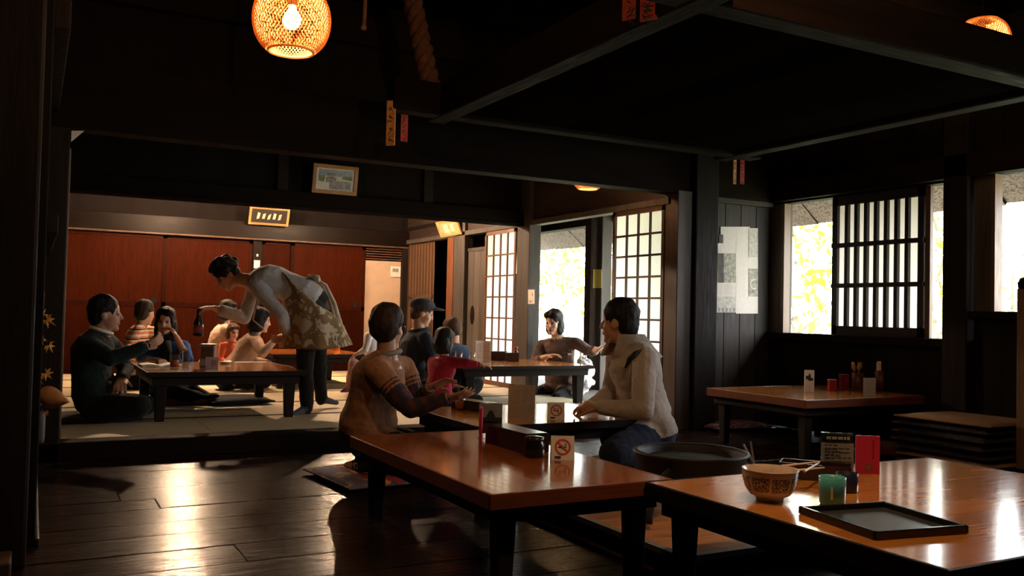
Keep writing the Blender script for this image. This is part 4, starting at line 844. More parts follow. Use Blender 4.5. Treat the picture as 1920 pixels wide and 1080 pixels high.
# poster: overlapping clippings
Yq = Y0 - .014
pt = tag(empty('wall_poster_clippings', onY(1380, 505, Yq)), 'pale poster of newspaper clippings with photographs on the board wall', 'poster')
def pquad(x0, y0, x1, y1, mat, nm, dy):
    bm = bmesh.new(); add_quad(bm, [onY(x, y, Yq - dy) - pt.location for x, y in ((x0, y1), (x1, y1), (x1, y0), (x0, y0))]); mesh_obj(nm, bm, mat, pt)
PST = plain('peach_newsprint', (.74, .66, .60), .75, var=.05); PGR = plain('halftone_grey', (.36, .34, .28), .75, var=.45, nscale=35); PDK = plain('halftone_dark', (.07, .06, .055), .75, var=.4, nscale=30); PLT = plain('halftone_light', (.55, .51, .45), .75, var=.25, nscale=40)
pquad(1334, 456, 1381, 586, PST, 'left_sheet', .001); pquad(1351, 425, 1406, 470, PST, 'upper_sheet', .002); pquad(1380, 428, 1421, 588, PST, 'right_sheet', .003)
pquad(1334, 474, 1344, 529, PDK, 'photograph', .005); pquad(1347, 475, 1380, 530, PGR, 'photograph', .005); pquad(1348, 475, 1357, 530, PDK, 'photograph', .006); pquad(1404, 430, 1421, 482, PLT, 'photograph', .006); pquad(1404, 504, 1421, 556, PGR, 'photograph', .006); pquad(1336, 556, 1380, 586, PLT, 'photograph', .005)
pquad(1348, 440, 1356, 456, PDK, 'photograph', .006)
bm = bmesh.new(); c = onY(1414, 533, Yq - .008) - pt.location
for i in range(16):
    a, b = 2 * math.pi * i / 24 + 1.2, 2 * math.pi * (i + 1) / 24 + 1.2; add_quad(bm, [c + Vector((r * math.cos(g), 0, r * math.sin(g))) for r, g in ((.035, a), (.045, a), (.045, b), (.035, b))])
mesh_obj('pale_ring', bm, PST, pt)
bm = bmesh.new()
for i in range(9):
    for x0 in (1338, 1358):
        a_, b_ = onY(x0, 533 + i * 2.4, Yq - .004) - pt.location, onY(x0 + 16, 534.0 + i * 2.4, Yq - .004) - pt.location; add_quad(bm, [a_, Vector((b_.x, a_.y, a_.z)), b_, Vector((a_.x, a_.y, b_.z))])
for i in range(6):
    a_, b_ = onY(1340 + i * 7, 577, Yq - .0065) - pt.location, onY(1343 + i * 7, 585, Yq - .0065) - pt.location; add_quad(bm, [a_, Vector((b_.x, a_.y, a_.z)), b_, Vector((a_.x, a_.y, b_.z))])
mesh_obj('print_lines', bm, GREYI, pt)

# ------------------------------------------------------------------ dried leaves at left
br = tag(empty('autumn_branch', at(80, 700, 4.45)), 'branch of dry yellow maple leaves hung on the left wall', 'branch')
LEAF = plain('ochre_leaf', (.50, .26, .04), .7, var=.4, nscale=40); LEAF2 = plain('tan_leaf', (.62, .28, .11), .7, var=.2, nscale=30)
bm = bmesh.new(); add_tube(bm, [at(82, 548, 4.45) - br.location, at(78, 620, 4.45) - br.location, at(72, 700, 4.45) - br.location, at(70, 770, 4.4) - br.location], [.005, .006, .007, .008], 6); mesh_obj('twig', bm, LIGHTW, br)
def maple(c, r, a0, mat, par, nm='maple_leaf', tilt=.6):
    bm = bmesh.new(); n_ = 7; pts = []
    for i in range(n_):
        a = a0 + math.radians(-140 + 280 * i / (n_ - 1)); ln = r * (1 - .35 * abs(i - 3) / 3); pts.append((a, ln))
        if i < n_ - 1: pts.append((a + math.radians(140 / (n_ - 1)), r * .38))
    cv = bm.verts.new((0, 0, 0)); vs = []
    for a, l in pts: vs.append(bm.verts.new((l * math.cos(a), random.uniform(-.012, .012) + abs(l) * .25 * math.sin(a * 2), l * math.sin(a))))
    for a, b in zip(vs, vs[1:]): bm.faces.new((cv, a, b))
    o = mesh_obj(nm, bm, mat, par); o.location = c - par.location; o.rotation_euler = (random.uniform(-.5, .5), random.uniform(-.4, .4), tilt + random.uniform(-.4, .4)); md = o.modifiers.new('thick', 'SOLIDIFY'); md.thickness = .0012; return o
for (x, y, r, a) in ((88, 600, .048, -.6), (78, 592, .04, 1), (92, 648, .045, -.9), (80, 640, .035, 2.0), (86, 700, .045, -.5), (76, 712, .04, 2.6), (72, 748, .05, 3.6), (84, 772, .035, -1.5), (68, 660, .035, 3)):
    maple(at(x, y, 4.42), r, a, LEAF, br)
bl = tag(empty('large_dry_leaf', at(92, 742, 4.36)), 'one big tan curled leaf below the maple branch', 'leaf')
bm = bmesh.new(); N = 10; L_ = .16; vv = []
for i in range(N + 1):
    u = i / N; wd = .052 * math.sin(math.pi * min(1, u * 1.02) ** .7) + .001; x = -.06 + L_ * u; vv.append([bm.verts.new((x, -.01 * math.cos(s * 1.5) + .02 * abs(s), -.035 * u + .03 * u * u + s * wd)) for s in (-1, -.5, 0, .5, 1)])
for a, b in zip(vv, vv[1:]):
    for j in range(4): bm.faces.new((a[j], a[j + 1], b[j + 1], b[j]))
o = mesh_obj('leaf_blade', bm, LEAF2, bl, True); o.rotation_euler = (0, .25, -.35); md = o.modifiers.new('thick', 'SOLIDIFY'); md.thickness = .0015
bm = bmesh.new(); add_tube(bm, [(-.058, 0, 0), (-.08, 0, .03), (-.1, .03, .06)], .002, 5); mesh_obj('stalk', bm, LEAF, bl)
vs_ = tag(empty('hanging_vase', at(72, 830, 4.3)), 'slim grey tube vase under the maple branch', 'vase'); bm = bmesh.new(); add_lathe(bm, [(0, 0), (.022, 0), (.026, .02), (.026, .13), (.022, .15), (.018, .148), (.018, .02), (0, .02)], 18, cap=False); mesh_obj('vase_body', bm, plain('grey_stoneware', (.12, .10, .095), .6), vs_, True)
bm = bmesh.new(); add_tube(bm, [(-.026, 0, .12), (-.05, .0, .16)], .002, 5); mesh_obj('hook', bm, IRON, vs_)
# ------------------------------------------------------------------ people
SKIN = plain('skin', (.50, .27, .175), .5, var=.08, nscale=20, **{'Subsurface Weight': .08})
SKINP = plain('pale_skin', (.60, .37, .27), .5, var=.08, nscale=20, **{'Subsurface Weight': .08})
EYEM = plain('dark_eye', (.09, .045, .03), .4); LIPM = plain('lips', (.42, .13, .11), .45); BROWM = plain('brow_hair', (.03, .02, .016), .7)
def hair_mat(name, col):
    m, t, b = newmat(name); v = coords(t, 'Object', (60, 60, 14)); n = noise_t(t, v, 1.4, 4)
    t.links.new(ramp(t, n, [(.3, mul(col, .5)), (.7, mul(col, 1.5))]), b.inputs['Base Color']); b.inputs['Roughness'].default_value = .6; b.inputs['Specular IOR Level'].default_value = .18; bump(t, b, n, .6, .01); return m
HBLK = hair_mat('black_hair', (.013, .010, .010)); HBRN = hair_mat('dark_brown_hair', (.035, .018, .011)); HMID = hair_mat('brown_hair', (.07, .035, .02))

class Prims:
    """closed overlapping solids with a material tag per vertex; fused by voxel remesh into one continuous skin"""
    def __init__(s): s.v = []; s.f = []; s.t = []
    def grid(s, rings, tagn, cap=True):
        base = len(s.v); n = len(rings[0])
        for r in rings: s.v += [Vector(p) for p in r]; s.t += [tagn] * n
        for i in range(len(rings) - 1):
            for k in range(n):
                a, b = base + i * n + k, base + i * n + (k + 1) % n; s.f.append((a, b, b + n, a + n))
        c0 = sum((Vector(p) for p in rings[0]), Vector()) / n; c1 = sum((Vector(p) for p in rings[-1]), Vector()) / n
        i0 = len(s.v); s.v += [c0, c1]; s.t += [tagn] * 2; e = base + (len(rings) - 1) * n
        for k in range(n): s.f.append((base + (k + 1) % n, base + k, i0)); s.f.append((e + k, e + (k + 1) % n, i0 + 1))
    def tube(s, pts, rad, tagn, n=12, flat=None, step=.018):
        """round-ended tube; flat=(axis, k) squashes the section along an axis"""
        P = [Vector(p) for p in pts]; Q = []; R = []
        for i in range(len(P) - 1):
            m = max(2, int((P[i + 1] - P[i]).length / step))
            for j in range(m): u = j / m; Q.append(P[i].lerp(P[i + 1], u)); R.append(rad[i] + (rad[i + 1] - rad[i]) * u)
        Q.append(P[-1]); R.append(rad[-1])
        d0 = (Q[1] - Q[0]).normalized(); d1 = (Q[-1] - Q[-2]).normalized()
        Q = [Q[0] - d0 * R[0] * c for c in (.92, .7, .38)] + Q + [Q[-1] + d1 * R[-1] * c for c in (.38, .7, .92)]
        R = [R[0] * math.sqrt(1 - c * c) for c in (.92, .7, .38)] + R + [R[-1] * math.sqrt(1 - c * c) for c in (.38, .7, .92)]
        u = v = None; rings = []
        for i, p in enumerate(Q):
            d = (Q[min(i + 1, len(Q) - 1)] - Q[max(0, i - 1)]).normalized()
            if u is None: u, v = frame_for(d)
            else: u = (u - d * u.dot(d)).normalized(); v = d.cross(u)
            ring = []
            for k in range(n):
                a = 2 * math.pi * k / n; o = (u * math.cos(a) + v * math.sin(a)) * R[i]
                if flat: o -= flat[0] * o.dot(flat[0]) * (1 - flat[1])
                ring.append(p + o)
            rings.append(ring)
        s.grid(rings, tagn)
    def ell(s, c, ax, tagn, n=16, m=9):
        c = Vector(c); rings = []
        for i in range(1, m):
            a = math.pi * i / m - math.pi / 2; rings.append([c + ax[0] * (math.cos(a) * math.cos(2 * math.pi * k / n)) + ax[1] * (math.cos(a) * math.sin(2 * math.pi * k / n)) + ax[2] * math.sin(a) for k in range(n)])
        if ax[0].cross(ax[1]).dot(ax[2]) < 0: rings = [r[::-1] for r in rings]
        s.grid(rings, tagn)
    def loft(s, st, tagn, n=20):
        s.grid([[c + a * math.cos(2 * math.pi * k / n) + b * math.sin(2 * math.pi * k / n) for k in range(n)] for c, a, b in st], tagn)
    def build(s, name, mats, voxel, origin, parent=None, smooth=4, rough=0, factor=.5, hem=None):
        me = bpy.data.meshes.new(name); me.from_pydata([v - origin for v in s.v], [], s.f); me.update()
        bm = bmesh.new(); bm.from_mesh(me); bmesh.ops.recalc_face_normals(bm, faces=bm.faces); bm.to_mesh(me); bm.free()
        o = bpy.data.objects.new(name, me); COL.objects.link(o)
        md = o.modifiers.new('fuse', 'REMESH'); md.mode = 'VOXEL'; md.voxel_size = voxel; md.adaptivity = 0
        if smooth: sm = o.modifiers.new('smooth', 'SMOOTH'); sm.factor = factor; sm.iterations = smooth
        dg = bpy.context.evaluated_depsgraph_get(); dg.update(); new = bpy.data.meshes.new_from_object(o.evaluated_get(dg))
        o.modifiers.clear(); o.data = new; bpy.data.meshes.remove(me); new.name = name
        tags = sorted(set(s.t)); new.materials.clear()
        for t in tags: new.materials.append(mats[t])
        if len(tags) > 1:
            kd = KDTree(len(s.v))
            for i, v in enumerate(s.v): kd.insert(v - origin, i)
            kd.balance(); ix = {t: i for i, t in enumerate(tags)}
            for p in new.polygons:
                tg = s.t[kd.find(p.center)[1]]
                if hem and tg in ('top', 'legs'):      # one clean hem line between top and trousers
                    r_ = p.center + origin - hem[0]; s_ = r_.dot(hem[1])
                    if s_ < hem[2]: tg = 'legs'
                    elif tg == 'legs' and (r_ - hem[1] * s_).length < hem[3]: tg = 'top'
                p.material_index = ix[tg]
        if hem:        # creases in the cloth
            cl = {i for i, t in enumerate(tags) if t in ('top', 'sleeve', 'legs')}; cv = set()
            for p in new.polygons:
                if p.material_index in cl: cv.update(p.vertices)
            nr = [v.normal.copy() for v in new.vertices]; co = [v.co.copy() for v in new.vertices]
            for i in cv:
                q_ = co[i] + origin
                co[i] += nr[i] * (.007 * noise.noise(Vector((q_.x * 9, q_.y * 9, q_.z * 15))) + .0045 * abs(noise.noise(Vector((q_.x * 22 + q_.z * 12, q_.y * 22 + q_.z * 9, q_.z * 20)))))
            new.vertices.foreach_set('co', np.array([tuple(c) for c in co], dtype=np.float32).ravel()); new.update()
        if rough:
            nr = [v.normal.copy() for v in new.vertices]; co = [v.co.copy() for v in new.vertices]
            co = [c + n_ * (noise.noise(c * 26) * rough + noise.noise(c * 70) * rough * .4) for c, n_ in zip(co, nr)]
            new.vertices.foreach_set('co', np.array([tuple(c) for c in co], dtype=np.float32).ravel()); new.update()
        for p in new.polygons: p.use_smooth = True
        o.location = origin
        if parent: o.parent = parent; o.location = origin - parent.location
        return o

def unit(v): return Vector(v).normalized()
def hand(B, w, d, pn, side, sc=1.0, curl=.35, spread=.0, tagn='skin', thumb=.7):
    """palm, four unequal bent fingers and a thumb leaving the side of the palm; pn = palm normal, side = +1 thumb towards d x pn"""
    d = unit(d); pn = unit(Vector(pn) - d * Vector(pn).dot(d)); lat = d.cross(pn) * side
    L = .082 * sc; st = []
    for u, hw, ht in ((-.1, .026, .020), (.15, .031, .018), (.5, .040, .0165), (.85, .042, .014), (1.0, .038, .012)): st.append((w + d * L * u, lat * hw * sc, pn * ht * sc))
    B.loft(st, tagn, 14)
    for i, (o, ln) in enumerate(((.031, .070), (.0105, .079), (-.0105, .073), (-.031, .058))):
        b = w + d * L * .95 + lat * o * sc; dr = unit(d + lat * (o / .031) * spread); pts = [b - d * .02 * sc, b]; p = b
        for j, fr in enumerate((.45, .32, .25)):
            ang = curl * (1 + .25 * i * .3) * (.6 + .5 * j); dr = unit(dr * math.cos(ang) + pn * math.sin(ang)); p = p + dr * ln * fr * sc; pts.append(p)
        B.tube(pts, [.0095 * sc, .0098 * sc, .0092 * sc, .0085 * sc, .0072 * sc], tagn, 8, step=.012)
    b = w + d * L * .28 + lat * .030 * sc; t1 = unit(d * (1 - .45 * thumb) + lat * thumb + pn * .35); t2 = unit(t1 + d * .45 + pn * .2)
    B.tube([b - lat * .012 * sc, b, b + t1 * .036 * sc, b + t1 * .036 * sc + t2 * .030 * sc], [.012 * sc, .0135 * sc, .0115 * sc, .009 * sc], tagn, 8, step=.012)

def person(label, J, mats, hairs='short', hmat=HBLK, sc=1.0, bulk=1.0, voxel=.009, fingers=True, face=(1, 0, 0), headup=(0, 0, 1), curl=.35, sleeve=1.0, group=None, origin=None, hidden_legs=False, dress=None, depth=None, cap=0, hem=-.03):
    B = Prims(); J = {k: Vector(v) for k, v in J.items()}; b = bulk * sc
    pel, che, nk, hd = J['pelvis'], J['chest'], J['neck'], J['head']
    sl, sr = J['shl'], J['shr']; hl, hr = J['hipl'], J['hipr']
    axh = unit(hl - hr); axs = unit(sl - sr)
    W = (.118, .165, .172, .155, .145, .155, .165, .155, .075); D = (.09, .125, .128, .112, .105, .115, .118, .095, .062)
    st = []
    pts = [pel - unit(che - pel) * .085 * sc, pel, che, nk]
    def bez(u):
        a = pel - unit(che - pel) * .085 * sc; return a * (1 - u) ** 2 + (che * 2 - (a + nk) / 2) * 2 * u * (1 - u) + nk * u * u
    for i in range(9):
        u = i / 8; c = bez(u); tg_ = unit(bez(min(1, u + .05)) - bez(max(0, u - .05))); ax = unit(axh.lerp(axs, u)); ax = unit(ax - tg_ * ax.dot(tg_)); fw = tg_.cross(ax)
        st.append((c, ax * W[i] * b, fw * (D[i] if depth is None else D[i] * depth) * b))
    B.loft(st, 'top')
    for s, e, w_, sg in ((sl, J['ell'], J['wrl'], 1), (sr, J['elr'], J['wrr'], -1)):
        B.tube([nk - unit(nk - che) * .035 * sc, s], [.055 * b, .058 * b], 'top'); arm = 'sleeve'
        if cap: B.tube([s, s.lerp(e, cap)], [.066 * b, .060 * b], 'top')
        B.tube([s.lerp(e, cap + .06) if cap else s, e], [.060 * b, .047 * b], arm)
        if sleeve >= 1: B.tube([e, w_ + (e - w_) * .06], [.046 * b, .034 * b], arm)
        else:
            m_ = e.lerp(w_, sleeve); B.tube([e, m_], [.046 * b, .042 * b], arm); B.tube([e.lerp(w_, max(0, sleeve - .1)), w_], [.034 * sc, .025 * sc], 'skin')
        B.tube([w_ + (e - w_) * .1, w_], [.026 * sc, .024 * sc], 'skin')
    ff = unit(che.cross(axs)) if False else None
    for key, w_, e in (('l', J['wrl'], J['ell']), ('r', J['wrr'], J['elr'])):
        d = J.get('hd' + key, unit(w_ - e)); pn = J.get('pn' + key, Vector((0, 0, -1)))
        if fingers: hand(B, w_, d, pn, (1 if key == 'l' else -1) * J.get('th' + key, Vector((1, 0, 0))).x, sc, curl, .18)
        else: hand(B, w_, d, pn, (1 if key == 'l' else -1), sc * 1.02, curl * 1.1, .12)
    if not hidden_legs:
        for hp, kn, an, to in ((hl, J['knl'], J['anl'], J['tol']), (hr, J['knr'], J['anr'], J['tor'])):
            leg = 'legs'; B.tube([hp, kn], [.088 * b, .066 * b], leg); B.tube([kn, an], [.064 * b, .044 * b], leg)
            B.tube([an, an.lerp(to, .45), to], [.034 * sc, .035 * sc, .024 * sc], 'foot', flat=(Vector((0, 0, 1)), .8))
        B.tube([hl, hr], [.105 * b, .105 * b], 'legs')
    # head
    f = unit(face); u = unit(Vector(headup) - f * Vector(headup).dot(f)); l = u.cross(f); hs = sc if sc > .9 else sc * 1.12
    def h(a, c_, d_): return hd + (f * a + l * c_ + u * d_) * hs
    B.tube([nk - unit(hd - nk) * .03, h(-.02, 0, -.06)], [.058 * sc, .052 * hs], 'skin')
    B.ell(h(-.008, 0, .022), (f * .094 * hs, l * .074 * hs, u * .098 * hs), 'skin'); B.ell(h(.022, 0, -.042), (f * .064 * hs, l * .059 * hs, u * .076 * hs), 'skin')
    B.ell(h(.062, 0, -.098), (f * .024 * hs, l * .026 * hs, u * .02 * hs), 'skin'); B.tube([h(.084, 0, .006), h(.100, 0, -.03)], [.008 * hs, .0125 * hs], 'skin', 8, step=.01)
    for s in (1, -1):
        B.ell(h(-.008, .075 * s, -.012), (f * .019 * hs, l * .010 * hs, u * .031 * hs), 'skin'); B.ell(h(.040, .040 * s, -.03), (f * .035 * hs, l * .022 * hs, u * .03 * hs), 'skin')
        B.ell(h(.0775, .030 * s, .0), (f * .009 * hs, l * .012 * hs, u * .0045 * hs), 'eye', 12, 7)
    B.ell(h(.084, 0, -.064), (f * .010 * hs, l * .022 * hs, u * .0075 * hs), 'lip', 12, 7)
    M_ = {'skin': SKIN, 'eye': EYEM, 'lip': LIPM, 'brow': BROWM, 'foot': SKIN, 'sleeve': mats['top']}; M_.update(mats)
    og = origin or Vector((pel.x, pel.y, min(v.z for v in B.v)))
    body = B.build('person', M_, voxel, og, hem=(pel, unit(che - pel), hem, .20 * b)); tag(body, label, 'person', group)
    # hair as a child
    Hh = Prims()
    def he(a, c_, d_, x, y, z): Hh.ell(h(a, c_, d_), (f * x * hs, l * y * hs, u * z * hs), 'h')
    if hairs:
        he(-.018, 0, .040, .100, .086, .096); he(-.050, 0, -.005, .062, .078, .085)
        if hairs == 'crop': he(-.045, 0, .015, .082, .090, .098); he(-.02, 0, .05, .104, .093, .095)
        if hairs in ('bob', 'full'):
            for s in (1, -1): he(-.022, .062 * s, -.045, .060, .030, .085)
            he(-.065, 0, -.06, .055, .075, .075); he(.05, .03, .078, .045, .05, .03); he(.045, -.035, .075, .045, .045, .03)
        if hairs == 'full': he(-.06, 0, -.02, .075, .088, .10); he(-.02, 0, .06, .10, .094, .085)
        if hairs == 'curly':
            r_ = random.Random(5)
            for i in range(34):
                a, e = r_.uniform(0, 2 * math.pi), r_.uniform(-.25, 1.2); x, y, z = math.cos(a) * math.cos(e), math.sin(a) * math.cos(e), math.sin(e)
                if x > .55 and z < .55: continue
                he(-.022 + .10 * x, .090 * y, .03 + .10 * z, .032, .032, .032)
        if hairs == 'bun': he(-.115, 0, .03, .035, .035, .035); he(.05, 0, .078, .04, .06, .028)
        if hairs == 'long':
            for s in (1, -1): he(-.015, .066 * s, -.07, .055, .030, .12); he(.03, .058 * s, -.01, .03, .02, .07)
            he(-.065, 0, -.09, .05, .08, .10); he(.045, .03, .08, .045, .05, .03)
        ho = Hh.build('hair', {'h': hmat}, .009 if voxel < .009 else .011, hd.copy(), body, 3, .006)
    return body, h
def J_(px, **kw): return {k: at(*v) for k, v in px.items()}
def child_mesh(name, bm, mat, body, smooth=True, solid=0):
    o = mesh_obj(name, bm, mat, body, smooth); o.location = -body.location
    if solid: md = o.modifiers.new('thick', 'SOLIDIFY'); md.thickness = solid; md.offset = 0
    return o

KNIT = cloth('rust_brown_knit', (.40, .19, .095), 260, .25, .6, .25)
def plaid(name, cols, freq):
    m, t, b = newmat(name); s = t.nodes.new('ShaderNodeSeparateXYZ'); t.links.new(coords(t, 'Object', (1, 1, 1), (.5, .3, .4)), s.inputs[0])
    def band(ax, fr, w_): return math_n(t, 'LESS_THAN', math_n(t, 'FRACT', math_n(t, 'MULTIPLY', s.outputs[ax], fr)), w_)
    c = mix_rgb(t, math_n(t, 'MULTIPLY', band(0, freq, .45), .8), cols[0], cols[1]); c = mix_rgb(t, math_n(t, 'MULTIPLY', band(2, freq * .9, .4), .75), c, cols[2]); c = mix_rgb(t, math_n(t, 'MULTIPLY', band(1, freq * 1.1, .14), .8), c, cols[3])
    t.links.new(c, b.inputs['Base Color']); b.inputs['Roughness'].default_value = .9; return m
PLAID = plaid('maroon_navy_plaid', [(.045, .03, .045), (.16, .035, .035), (.03, .03, .05), (.30, .22, .20)], 16)
BLKT = cloth('black_trousers', (.012, .011, .012)); JEANS = cloth('dark_jeans', (.02, .028, .055))
# --- kneeling person in brown sweater
jj = J_(dict(pelvis=(690, 808, 4.72), chest=(700, 742, 4.68), neck=(726, 668, 4.66), head=(728, 614, 4.66), shl=(756, 690, 4.86), shr=(708, 696, 4.50), ell=(782, 752, 4.82), elr=(768, 766, 4.42), wrl=(806, 728, 4.62), wrr=(836, 748, 4.42),
    hipl=(712, 820, 4.82), hipr=(688, 822, 4.62), knl=(800, 838, 4.92), knr=(785, 850, 4.55), anl=(700, 862, 4.85), anr=(678, 870, 4.62), tol=(672, 860, 4.85), tor=(652, 872, 4.62)))
jj['hdl'] = at(838, 712, 4.60) - jj['wrl']; jj['hdr'] = at(880, 738, 4.40) - jj['wrr']; jj['pnl'] = Vector((.2, -.6, -.7)); jj['pnr'] = Vector((0, .5, .75))
body, h = person('person kneeling in rust-brown knit top with plaid sleeves', jj, {'top': KNIT, 'sleeve': PLAID, 'legs': BLKT}, 'crop', HBRN, .95, 1.10, .007, face=(.78, .62, -.02), curl=.18, depth=1.12, cap=.42, hem=.025)
bm = bmesh.new()
for s in (1, -1):
    pts = [h(.098 + .012 * 0, .030 * s + .022 * math.cos(a), .0 + .017 * math.sin(a)) for a in [2 * math.pi * i / 18 for i in range(19)]]; add_tube(bm, pts, .0016, 5)
    add_tube(bm, [h(.098, .052 * s, .006), h(.05, .072 * s, .01), h(-.01, .078 * s, .006)], .0016, 5)
add_tube(bm, [h(.098, -.008, .004), h(.100, .008, .004)], .0016, 5); child_mesh('glasses', bm, BLACKL, body)
bm = bmesh.new(); add_tube(bm, [jj['neck'] + Vector((math.cos(a) * .066, math.sin(a) * .066, .018 + .012 * math.cos(a))) for a in [2 * math.pi * i / 24 for i in range(25)]], .013, 7); child_mesh('shirt_collar', bm, plain('grey_collar', (.30, .27, .25), .8), body)
# --- man in white jacket
WJ = cloth('off_white_jacket', (.50, .43, .38), 180, .12, .6, .8); WV = cloth('grey_vest_panel', (.42, .37, .33), 180, .15, .6, .8)
jj = J_(dict(pelvis=(1206, 792, 4.98), chest=(1198, 722, 4.95), neck=(1176, 648, 4.98), head=(1160, 603, 5.0), shr=(1160, 668, 5.18), shl=(1208, 674, 4.78), elr=(1146, 738, 5.10), ell=(1206, 768, 4.62), wrr=(1108, 762, 4.90), wrl=(1122, 764, 4.66),
    hipr=(1218, 800, 5.08), hipl=(1228, 806, 4.88), knr=(1150, 822, 5.05), knl=(1150, 850, 4.62), anr=(1200, 838, 4.9), anl=(1205, 852, 4.72), tor=(1165, 845, 4.85), tol=(1175, 858, 4.65)))
jj['hdr'] = at(1076, 758, 4.78) - jj['wrr']; jj['hdl'] = at(1080, 755, 4.74) - jj['wrl']; jj['pnr'] = Vector((0, -.5, -.6)); jj['pnl'] = Vector((0, .6, -.5))
body, h = person('person in off-white jacket seated with back turned, hands on table', jj, {'top': WJ, 'legs': JEANS, 'foot': JEANS}, 'short', HBLK, 1.06, 1.13, .007, face=(-.55, .83, -.02), curl=.55)
bm = bmesh.new(); nkp = jj['neck']; n_ = 24
for k_, (dz, r, t0, t1) in enumerate(((.0, .085, .0, 0),)):
    prev = None
    for i in range(n_ + 1):
        a = math.radians(20 + 320 * i / n_) + math.pi; c = Vector((math.cos(a), math.sin(a), 0)); lo, hi = nkp + c * .135 + Vector((.015, 0, -.01)), nkp + c * .088 + Vector((.005, 0, .062)); mid = nkp + c * .17 + Vector((.03, 0, -.06))
        cur = [bm.verts.new(mid), bm.verts.new(lo), bm.verts.new(hi)]
        if prev:
            for j in range(2): bm.faces.new((prev[j], cur[j], cur[j + 1], prev[j + 1]))
        prev = cur
child_mesh('jacket_collar', bm, WV, body, True, .012)
bm = bmesh.new(); add_tube(bm, [at(1206, 654, 4.76), at(1192, 662, 4.73), at(1180, 674, 4.72), at(1172, 690, 4.74)], [.005, .014, .015, .005], 8); child_mesh('dark_lapel', bm, cloth('dark_lining', (.03, .028, .03)), body)
# --- man in green sweater
GRN = cloth('dark_green_sweater', (.010, .022, .019), 240, .2, .5, .4)
jj = J_(dict(pelvis=(188, 748, 6.12), chest=(172, 692, 6.10), neck=(190, 625, 6.12), head=(198, 588, 6.12), shl=(205, 645, 6.32), shr=(170, 650, 5.95), ell=(235, 690, 6.32), elr=(208, 672, 5.84), wrl=(228, 712, 6.10), wrr=(272, 650, 5.92),
    hipl=(200, 760, 6.22), hipr=(185, 765, 6.0), knl=(270, 760, 6.3), knr=(262, 762, 5.86), anl=(215, 772, 6.05), anr=(235, 772, 5.95), tol=(190, 775, 6.0), tor=(265, 772, 5.98)))
jj['hdr'] = at(306, 634, 5.98) - jj['wrr']; jj['pnr'] = Vector((.2, .6, .6)); jj['pnl'] = Vector((0, 0, -1))
body, h = person('person in dark green sweater sitting cross-legged at left', jj, {'top': GRN, 'legs': BLKT, 'foot': cloth('grey_sock', (.30, .27, .25))}, 'short', HBLK, 1.04, 1.12, .008, face=(.97, -.12, .0), curl=.6)
bm = bmesh.new(); pts = [jj['neck'] + Vector((math.cos(a) * .068, math.sin(a) * .068, .02 - .02 * math.cos(a))) for a in [2 * math.pi * i / 24 for i in range(25)]]; add_tube(bm, pts, .012, 7); child_mesh('shirt_collar', bm, WHITEP, body)
# --- woman in blue with black scarf
BLU = cloth('deep_blue_top', (.025, .12, .40), 240, .2, .5, .4)
jj = J_(dict(pelvis=(312, 722, 7.55), chest=(312, 678, 7.52), neck=(312, 634, 7.50), head=(310, 602, 7.44), shr=(278, 650, 7.50), shl=(344, 650, 7.50), elr=(266, 674, 7.45), ell=(352, 675, 7.36), wrr=(298, 676, 7.12), wrl=(332, 634, 7.28),
    hipr=(300, 728, 7.5), hipl=(325, 728, 7.5), knr=(330, 735, 7.2), knl=(362, 733, 7.3), anr=(372, 744, 7.1), anl=(385, 744, 7.25), tor=(400, 746, 7.05), tol=(406, 742, 7.2)))
jj['hdl'] = at(322, 616, 7.28) - jj['wrl']; jj['pnl'] = Vector((-.7, 0, -.2)); jj['pnr'] = Vector((0, 0, -1))
body, h = person('person in blue top with a black scarf raising a hand to the mouth', jj, {'top': BLU, 'legs': BLKT, 'foot': BLKT, 'skin': SKINP}, 'long', HBLK, .95, 1.0, .008, face=(-.30, -.95, -.05), curl=.7, sleeve=.35)
bm = bmesh.new(); nkp = jj['neck']
add_tube(bm, [nkp + Vector((math.cos(a) * .085, math.sin(a) * .085, .0)) for a in [2 * math.pi * i / 20 for i in range(21)]], .028, 8)
add_tube(bm, [at(308, 640, 7.36), at(310, 665, 7.34), at(306, 690, 7.33), at(308, 712, 7.36)], [.05, .055, .06, .05], 10); child_mesh('scarf', bm, BLKC, body)
# --- person in orange striped top
STR = pattern('orange_white_black_stripes', [(0, (.65, .20, .05)), (.3, (.70, .58, .46)), (.45, (.03, .025, .025)), (.6, (.62, .22, .06)), (.8, (.72, .60, .5))], 2, 11)
jj = J_(dict(pelvis=(246, 705, 8.5), chest=(250, 655, 8.5), neck=(266, 610, 8.5), head=(272, 586, 8.45), shl=(285, 620, 8.65), shr=(258, 620, 8.3), ell=(290, 660, 8.6), elr=(238, 652, 8.2), wrl=(300, 680, 8.3), wrr=(262, 672, 8.0), hipl=(255, 712, 8.6), hipr=(242, 714, 8.4), knl=(290, 712, 8.6), knr=(280, 716, 8.35), anl=(250, 724, 8.55), anr=(240, 726, 8.4), tol=(236, 727, 8.6), tor=(228, 728, 8.4)))
person('person in orange, white and black striped top in the far room', jj, {'top': STR, 'legs': BLKT}, 'short', HBRN, .88, .95, .010, False, face=(.75, .6, -.1))
